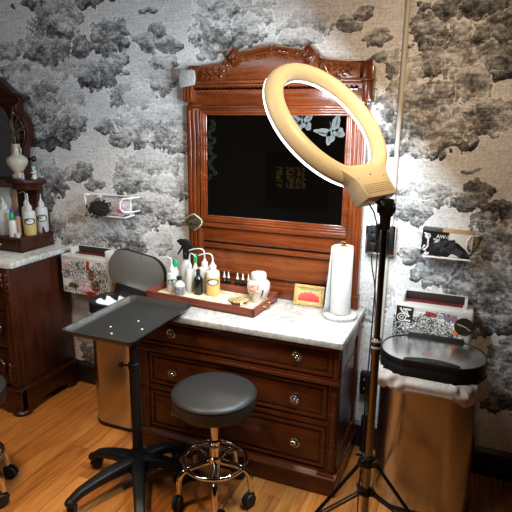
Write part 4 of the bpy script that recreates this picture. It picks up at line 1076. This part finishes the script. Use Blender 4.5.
# tilting head under the box
top = Vector((px, py, 1.33))
b = MB()
j0 = up_(.345, .0, -.01)
b.cyl(up_(.33, .0, -.01), j0+U*.02, .014, seg=16)
b.tube([j0+U*.012, (px+.0, py-.008, 1.39), (px, py, 1.37), top], .015, 10, smooth=1)
b.cyl((px, py, 1.3), (px, py, 1.375), .018, .02, 18, .003)
b.cyl((px-.028, py-.012, 1.378), (px+.03, py+.004, 1.378), .019, seg=18, bev=.003)
b.box(px-.02, px+.026, py-.02, py+.012, 1.35, 1.41, .005)
b.build('tilt_head', M['black_plastic'], rl)
b = MB().tube([up_(.335, -.05, 0), up_(.365, -.05, 0), (px-.035, py-.02, 1.36), (px-.02, py-.02, 1.31), (px-.018, py-.01, 1.28)], .003, 6, smooth=2)
b.cyl((px-.021, py-.02, 1.285), (px-.019, py-.02, 1.325), .009, seg=12, bev=.002)
b.tube([(px-.018, py-.01, 1.28), (px-.016, py-.013, 1.1), (px-.019, py-.01, .9), (px-.024, py-.02, .62), (px-.017, py-.03, .45), (px-.025, py-.04, .22), (px+.0, py-.1, .1), (px+.03, py-.14, .02), (px+.04, py-.22, .006)], .0026, 6, smooth=2)
b.build('power_cable', M['rubber'], rl)
MB().cyl((px, py, .84), (px, py, 1.335), .0115, seg=20).build('upper_tube', M['pole_metal'], rl)
MB().cyl((px, py, .16), (px, py, .86), .0155, seg=22).build('lower_tube', M['pole_metal'], rl)
MB().cyl((px, py, .835), (px, py, .9), .0185, seg=22, bev=.003).build('tube_lock', M['pole_metal'], rl)
b = MB()
for z in (.86, .885): b.lathe([(.019, 0), (.0205, .002), (.0205, .007), (.019, .009)], (px, py, z), 22)
b.build('lock_band', M['white_plastic'], rl)
MB().cyl((px, py, .365), (px, py, .41), .026, seg=22, bev=.004).cyl((px-.02, py-.01, .415), (px-.045, py-.01, .415), .007, .009, 12).build('leg_hub', M['black_plastic'], rl)
MB().cyl((px, py, .235), (px, py, .268), .024, seg=22, bev=.004).build('brace_hub', M['black_plastic'], rl)
for ang in (-144, -8, 104):
    a = math.radians(ang); c_, s_ = math.cos(a), math.sin(a)
    P = lambda r_, z: Vector((px+r_*c_, py+r_*s_, z))
    b = MB()
    side = Vector((-s_, c_, 0))
    f_ = P(.36, .008)
    b.tube([P(.03, .385), P(.2, .195), f_], .0072, 10)
    b.box(px+.026*c_-.014, px+.026*c_+.014, py+.026*s_-.014, py+.026*s_+.014, .37, .4, .005)
    lg = b.build('leg', M['pole_black'] if 'pole_black' in M else M['black_gloss'], rl)
    MB().ball(P(.36, .011), .011, 12).build('foot_cap', M['rubber'], lg)
    b = MB()
    for sg in (-1, 1):
        b.tube([P(.026, .25)+side*.008*sg, P(.225, .166)+side*.008*sg], .0045, 8)
    b.box(px+.022*c_-.012, px+.022*c_+.012, py+.022*s_-.012, py+.022*s_+.012, .24, .262, .004)
    b.build('brace', M['black_metal'], rl)

# ------------------------------------------------------------------ things on the wall
t = thing('conduit_pipe', 'thin painted conduit pipe running down the wall right of the mirror', 'pipe', (.388, -.012, 1.9))
MB().cyl((.39, -.012, 1.198), (.395, -.012, 2.699), .0105, seg=16).build('upper_pipe', M['conduit'], t)
MB().cyl((.379, -.01, .43), (.382, -.01, 1.055), .0085, seg=16).cyl((.365, -.012, .16), (.365, -.012, .33), .013, seg=16).build('lower_pipe', M['conduit'], t)
b = MB()
for z in (1.55, 2.25): b.box(.378, .408, -.004, 0, z-.01, z+.01, .001).tube([(.391+.0115*math.cos(q), -.012-.0115*math.sin(q), z) for q in [PI*i/8 for i in range(9)]], .003, 6)
b.build('pipe_clamp', M['conduit'], t)
t = thing('switch_box', 'square black switch plate in a steel box behind the light stand pole', 'switch', (.348, 0, 1.127))
MB().box(.279, .417, -.045, 0, 1.056, 1.197, .006).build('box_body', M['chrome'], t)
MB().box(.287, .409, -.05, -.044, 1.066, 1.189, .003).build('cover_plate', M['black_plastic'], t)
MB().box(.305, .34, -.054, -.049, 1.085, 1.17, .003).box(.355, .39, -.054, -.049, 1.085, 1.17, .003).build('socket', M['black_gloss'], t)
b = MB().box(.31, .336, -.085, -.053, 1.135, 1.16, .004).box(.308, .338, -.09, -.053, 1.092, 1.122, .004)
tag(b.build('power_plug', M['black_plastic']), 'black power plugs pushed into the square switch plate', 'plug')
t = thing('wall_outlet', 'black double outlet low on the wall between the dresser and the light stand', 'outlet', (.326, 0, .38))
MB().box(.295, .356, -.04, 0, .318, .436, .004).build('outlet_plate', M['black_plastic'], t)
b = MB()
for z in (.352, .402):
    b.box(.308, .342, -.043, -.039, z-.018, z+.018, .006)
b.build('socket', M['black_gloss'], t)
for z in (.352, .402):
    for x in (.318, .331): MB().box(x-.0015, x+.0015, -.0445, -.0425, z-.006, z+.008).build('slot', M['white_plastic'], t)
c_ = MB().tube([(.325, -.09, 1.1), (.322, -.1, 1.03), (.345, -.06, .9), (.35, -.03, .7), (.347, -.03, .5), (.345, -.075, .25), (.335, -.078, .02), (.34, -.12, .006)], .0032, 6, smooth=2)
tag(c_.build('hanging_cable', M['rubber']), 'thin black cord hanging from the switch plate down to the baseboard', 'cable')
t = thing('power_adapter', 'black power adapter standing against the baseboard right of the dresser', 'adapter', (.335, -.045, 0))
MB().box(.318, .352, -.06, -.023, .003, .2, .005).build('adapter_body', M['black_plastic'], t)

# sticker covered dispensers
def dispenser(x0, x1, z0, z1, label, hood, stickers):
    y0 = -.125; t = thing('paper_dispenser', label, 'dispenser', ((x0+x1)/2, -.06, z0))
    b = MB()
    op = rrect(x1-x0, .122, .02, 6, (x0+x1)/2, -.064)
    b.prism(op, z0, z1-.03, 'z', .006)
    # stepped rim round the top opening
    b.box(x0+.004, x1-.004, y0+.003, -.05, z1-.035, z1-.006, .006)
    b.box(x0+.004, x0+.05, y0+.01, -.004, z1-.035, z1-.004, .006).box(x1-.05, x1-.004, y0+.01, -.004, z1-.035, z1-.004, .006)
    b.box(x0+hood, x0+hood+.014, -.085, -.003, z1-.01, z1+.035, .004).box(x1-hood-.014, x1-hood, -.085, -.003, z1-.01, z1+.035, .004)
    b.box(x0+hood, x1-hood, -.014, -.003, z1-.01, z1+.035, .004)
    b.build('case', M['white_plastic'], t)
    MB().box(x0+.05, x1-.05, -.06, -.012, z1-.036, z1-.003, .003).build('slot_lining', M['dark_red'], t)
    MB().box(x0+hood+.014, x1-hood-.014, -.022, -.0145, z1-.004, z1+.033, .001).build('slot_back', plain('brown_black_slot', (.02, .012, .01), .7), t)
    for k, (kind, u, v, w, h, mat, *rest) in enumerate(stickers):
        cx, cz = x0+u*(x1-x0), z0+v*(z1-z0)
        yy = y0-.0225+.022-.0007*(1+k*.35)-.0
        if kind == 'r': poly = [(cx-w/2, cz-h/2), (cx+w/2, cz-h/2), (cx+w/2, cz+h/2), (cx-w/2, cz+h/2)]
        elif kind == 'o': poly = [(cx+w/2*math.cos(q), cz+h/2*math.sin(q)) for q in [2*PI*i/32 for i in range(32)]]
        elif kind == 's': poly = [(cx+(w/2 if i % 2 == 0 else w/4.6)*math.sin(PI*i/5), cz+(h/2 if i % 2 == 0 else h/4.6)*math.cos(PI*i/5)) for i in range(10)]
        else:
            rn = random.Random(k*7+1); poly = [(cx+w/2*math.cos(q)*rn.uniform(.72, 1.05), cz+h/2*math.sin(q)*rn.uniform(.72, 1.05)) for q in [2*PI*i/18 for i in range(18)]]
        if rest:
            q = math.radians(rest[0]); poly = [(cx+(x-cx)*math.cos(q)-(z-cz)*math.sin(q), cz+(x-cx)*math.sin(q)+(z-cz)*math.cos(q)) for x, z in poly]
        MB().prism(poly, yy, -.124, 'y').build('sticker', mat, t)
    return t
bw1 = doodle('ink_line_sticker', (.7, .7, .69), (.015, .015, .015), 42, .5, .05)
bw2 = doodle('dense_ink_sticker', (.68, .68, .67), (.012, .012, .012), 55, .5, .08)
wht = plain('white_vinyl_sticker', (.72, .7, .69), .4)
blk = plain('black_vinyl_sticker', (.008, .008, .008), .4)
pnk = blotch('pink_sticker', [(.7, .68, .68), (.6, .16, .24), (.7, .68, .68), (.3, .1, .18)], 60)
red = blotch('red_sticker', [(.5, .02, .02), (.12, .02, .02), (.5, .02, .02)], 60)
olv = blotch('olive_leaf_sticker', [(.04, .05, .015), (.14, .13, .04), (.02, .02, .012)], 60)
brn = blotch('brown_figure_sticker', [(.06, .02, .012), (.3, .16, .09), (.015, .008, .006), (.12, .04, .02)], 55)
pur = blotch('purple_brown_sticker', [(.16, .06, .05), (.16, .14, .32), (.3, .14, .1)], 50)
org = plain('orange_sticker', (.7, .2, .02), .4); yel = blotch('red_yellow_sticker', [(.6, .03, .02), (.75, .42, .02), (.7, .65, .6), (.6, .03, .02)], 45)
DL = dispenser(-1.508, -1.152, .652, .888, 'white wall dispenser covered in stickers beside the left dresser', .045,
    [('r', .5, .42, .3, .17, bw1), ('s', .11, .76, .055, .06, pnk), ('b', .12, .5, .07, .09, bw2), ('r', .13, .28, .06, .05, wht), ('r', .38, .55, .1, .15, bw1, 3), ('o', .4, .72, .06, .06, bw2), ('r', .575, .77, .018, .055, red, -4), ('b', .64, .55, .05, .08, brn), ('o', .83, .55, .09, .1, bw2),
     ('o', .8, .8, .07, .05, bw1), ('b', .25, .2, .085, .05, olv, 10), ('r', .52, .2, .11, .05, pnk, -8), ('b', .72, .27, .075, .075, brn), ('b', .62, .06, .085, .03, red), ('r', .22, .08, .1, .03, bw1, -3), ('b', .9, .25, .045, .06, bw2)])
b = MB().box(-1.1515, -1.1505, -.115, -.02, .68, .84)
b.build('side_sticker', yel, DL)
DR = dispenser(.443, .79, .68, .858, 'white wall dispenser covered in stickers above the closed trash can', .03,
    [('r', .36, .35, .24, .12, bw2), ('b', .4, .62, .1, .07, bw2), ('r', .5, .8, .06, .02, red, -6), ('r', .62, .68, .055, .07, bw1, -4), ('r', .73, .45, .07, .1, bw1, 2), ('r', .15, .72, .075, .075, blk, -2), ('o', .69, .78, .04, .028, pur), ('o', .77, .77, .03, .03, pur), ('o', .85, .2, .05, .045, bw1), ('b', .8, .42, .03, .03, org), ('o', .895, .6, .082, .082, blk)])
# details printed on the two black stickers
cxs, czs = .443+.15*.347, .68+.72*.178
b = MB(); yy = -.1295
b.tube([(cxs+.018*math.cos(q)-.012, yy, czs-.014+.018*math.sin(q)) for q in [2*PI*i/20 for i in range(20)]], .0022, 6, True)
b.tube([(cxs+.008*math.cos(q)-.012, yy, czs-.014+.008*math.sin(q)) for q in [2*PI*i/14 for i in range(14)]], .002, 6, True)
b.tube([(cxs-.02, yy, czs+.03), (cxs-.01, yy, czs+.012), (cxs+.012, yy, czs+.002), (cxs+.022, yy, czs-.008)], .004, 6, smooth=1)
b.tube([(cxs+.0, yy, czs+.02), (cxs+.016, yy, czs+.01), (cxs+.01, yy, czs-.012)], .003, 6, smooth=1)
b.box(cxs-.008, cxs+.028, yy-.001, yy+.001, czs+.022, czs+.03, .0005).box(cxs-.002, cxs+.028, yy-.001, yy+.001, czs-.032, czs-.024, .0005)
b.build('sticker_drawing', wht, DR)
cxs, czs = .443+.895*.347, .68+.6*.178
b = MB().tube([(cxs-.03, yy-.002, czs+.012), (cxs-.018, yy-.002, czs+.004), (cxs-.02, yy-.002, czs+.013), (cxs-.008, yy-.002, czs+.001), (cxs-.008, yy-.002, czs+.009), (cxs+.004, yy-.002, czs-.003), (cxs+.006, yy-.002, czs+.004), (cxs+.014, yy-.002, czs-.006), (cxs+.028, yy-.002, czs-.013)], .0022, 6, smooth=2)
b.build('sticker_script', plain('gold_ink', (.5, .3, .1), .4), DR)

# wire baskets
def basket(x0, x1, z0, z1, label):
    t = thing('wire_basket', label, 'basket', ((x0+x1)/2, -.05, z0))
    y0, y1 = -.105, -.012
    W = .0042
    def loop(z): return [(x0, y1, z), (x0, y0, z), (x1, y0, z), (x1, y1, z)]
    MB().tube(loop(z0), W, 8, True).build('bottom_loop', M['white_wire'], t)
    MB().tube([(x0-.012, y0+.03, z1+.006), (x0-.012, y1, z1+.006), (x1+.012, y1, z1+.006), (x1+.012, y0+.03, z1+.006)], W, 8, smooth=1).build('top_rail', M['white_wire'], t)
    w = x1-x0
    for xa, sg in ((x0+.02, -1), (x1-.02, 1)):
        MB().tube([(xa+sg*.06, y1, z1+.006), (xa+sg*.05, y0+.03, z1+.006), (xa, y0-.006, z1+.004), (xa, y0-.006, z0+.03), (xa+sg*.05, y0+.03, z0+.03), (xa+sg*.06, y1, z0+.03)], W, 8, smooth=1).build('side_bracket', M['white_wire'], t)
    b = MB()
    for i in range(1, 5):
        xa = x0+w*i/5; b.tube([(xa, y1, z0), (xa, y0, z0)], W*.7, 6)
    b.build('bottom_wire', M['white_wire'], t)
    for xa in (x0+.02, x1-.05): MB().box(xa, xa+.03, -.016, 0, z0-.004, z1+.008, .003).build('wall_bracket', M['white_wire'], t)
    return t
basket(.548, .748, 1.085, 1.185, 'white wire basket on the right wall holding a black and white glove box')
basket(-1.32, -1.045, 1.135, 1.235, 'white wire basket on the left wall holding a floral box and black lace')
# glove box: photo of black gloves on black and white card
GM = Matrix.Translation((.65, -.055, 1.091)) @ Matrix.Rotation(math.radians(1.5), 4, 'Y')
t = thing('glove_box', 'black and white printed cardboard box lying in the right wire basket', 'box', (.655, -.055, 1.091))
MB().box(-.112, .1, -.044, .036, .0, .108, .002, M=GM).build('carton', plain('white_card', (.7, .68, .64), .5), t)
MB().box(-.1135, -.03, -.0445, .0365, .1085, .1125, .001, M=GM).build('carton_flap', plain('grey_black_card', (.05, .05, .05), .6), t)
MB().box(-.0295, .1015, -.0445, .0365, .1085, .1125, .001, M=GM).build('carton_top', plain('brown_card', (.5, .33, .14), .6), t)
MB().prism([(-.112, 0), (.1, 0), (.085, .03), (.06, .05), (.04, .066), (0, .068), (.0, .108), (-.112, .108)], -.0455, -.044, 'y', M=GM).build('black_print', blk, t)
b = MB()
for pts, r_ in (([(-.075, -.046, .03), (-.03, -.046, .05), (.03, -.046, .062)], .018), ([(-.03, -.046, .03), (.03, -.046, .03), (.06, -.046, .014)], .015), ([(-.09, -.046, .02), (-.06, -.046, .03)], .012), ([(.075, -.046, .01), (.08, -.046, .04), (.078, -.046, .062)], .006), ([(.085, -.046, .012), (.092, -.046, .045)], .005), ([(.095, -.046, .015), (.105, -.046, .038)], .005)):
    sub = MB().tube(pts, r_, 12, smooth=2); bmesh.ops.scale(sub.bm, vec=(1, .08, 1), verts=sub.bm.verts[:], space=Matrix.Translation((0, .046, 0)))
    b._merge(sub.bm, GM)
b.build('glove_picture', blotch('black_glove_photo', [(.01, .01, .012), (.05, .05, .055), (.015, .015, .017)], 40), t)
b = MB()
for poly in ([(-.1, .0), (-.085, .03), (-.07, .028), (-.078, 0)], [(-.11, .02), (-.1, .045), (-.092, .04)], [(.005, .0), (.025, .022), (.05, .002)], [(-.06, .058), (-.05, .07), (-.03, .06)]):
    b.prism(poly, -.0462, -.0455, 'y', M=GM)
b.build('white_print', plain('white_print', (.7, .69, .67), .5), t)
MB().prism([(-.088+.013*math.cos(q), .085+.013*math.sin(q)) for q in [2*PI*i/24 for i in range(24)]], -.0464, -.0455, 'y', M=GM).build('round_seal', plain('pale_blue_seal', (.55, .62, .75), .5), t)
MB().prism([(-.088+.006*math.cos(q), .085+.006*math.sin(q)) for q in [2*PI*i/20 for i in range(20)]], -.0468, -.0464, 'y', M=GM).build('seal_mark', plain('blue_print', (.03, .06, .3), .5), t)
def lettering(txt, size, M_, mat, parent, name='lettering'):
    cu = bpy.data.curves.new('text_curve', 'FONT'); cu.body = txt; cu.size = size; cu.extrude = .0003; cu.align_x = 'LEFT'; cu.offset = .0004
    o = bpy.data.objects.new('text_object', cu); col.objects.link(o)
    dg = bpy.context.evaluated_depsgraph_get(); me = bpy.data.meshes.new_from_object(o.evaluated_get(dg))
    bpy.data.objects.remove(o); bpy.data.curves.remove(cu)
    me.transform(M_ @ Matrix.Rotation(PI/2, 4, 'X')); me.transform(wmat(parent).inverted()); me.name = name
    me.materials.clear(); me.materials.append(mat)
    ob = bpy.data.objects.new(name, me); col.objects.link(ob); ob.parent = parent
    return ob
lettering('AW-5', .022, GM @ Matrix.Translation((-.052, -.0459, .08)), wht, t)
lettering('Vinyl', .014, GM @ Matrix.Translation((-.064, -.0459, .068)), wht, t)
# floral box with black lace in the left basket
t = thing('floral_box', 'white box with magenta flowers lying in the left wire basket', 'box', (-1.18, -.05, 1.141))
MB().box(-1.285, -1.065, -.092, -.02, 1.141, 1.228, .003).build('carton', blotch('magenta_floral_print', [(.55, .54, .54), (.1, .09, .09), (.55, .54, .54), (.55, .54, .54), (.45, .02, .14), (.55, .54, .54)], 75), t)
MB().box(-1.098, -1.072, -.0945, -.0925, 1.16, 1.18, .0005).build('pink_label', plain('bright_pink_print', (.75, .08, .5), .5), t)
b = MB(); rnd = random.Random(12)
for i in range(90):
    cx_, cz_ = -1.2+rnd.gauss(0, .036), 1.18+rnd.gauss(0, .019)
    q0 = rnd.uniform(0, 6.28)
    b.tube([(cx_+.015*rnd.uniform(.5, 1.2)*math.cos(q0+q), -.115-rnd.uniform(0, .02), cz_+.012*math.sin(q0+q*1.3)) for q in (0, 1.2, 2.4, 3.6)], .004, 5, smooth=1)
b.ball((-1.2, -.118, 1.18), .046, 16, (1.45, .4, .95))
tag(b.build('black_lace_bundle', plain('black_lace', (.012, .011, .012), .8)), 'bunched black lace hanging over the front of the left wire basket', 'lace')

# ------------------------------------------------------------------ dim far side of the room, seen only in the mirror
t = thing('wall_poster', 'dark poster with columns of yellow marks, seen faintly in the mirror', 'poster', (-1.52, -4.4, .77))
MB().box(-1.95, -1.05, -4.5, -4.48, .5, 1.25).build('board', plain('dark_brown_poster', (.02, .017, .015), .6), t)
b = MB(); rnd = random.Random(6)
for cx_, w in ((-1.74, .09), (-1.585, .11), (-1.47, .07), (-1.39, .05)):
    for i in range(10):
        z = .79+i*.029
        x0 = cx_-w/2
        while x0 < cx_+w/2-.01:
            w2 = rnd.uniform(.01, .03)
            if rnd.random() < .8: b.box(x0, min(x0+w2, cx_+w/2), -4.48, -4.476, z, z+rnd.uniform(.012, .022))
            x0 += w2+.006
b.build('yellow_mark', plain('yellow_poster_ink', (.6, .5, .08), .6), t)
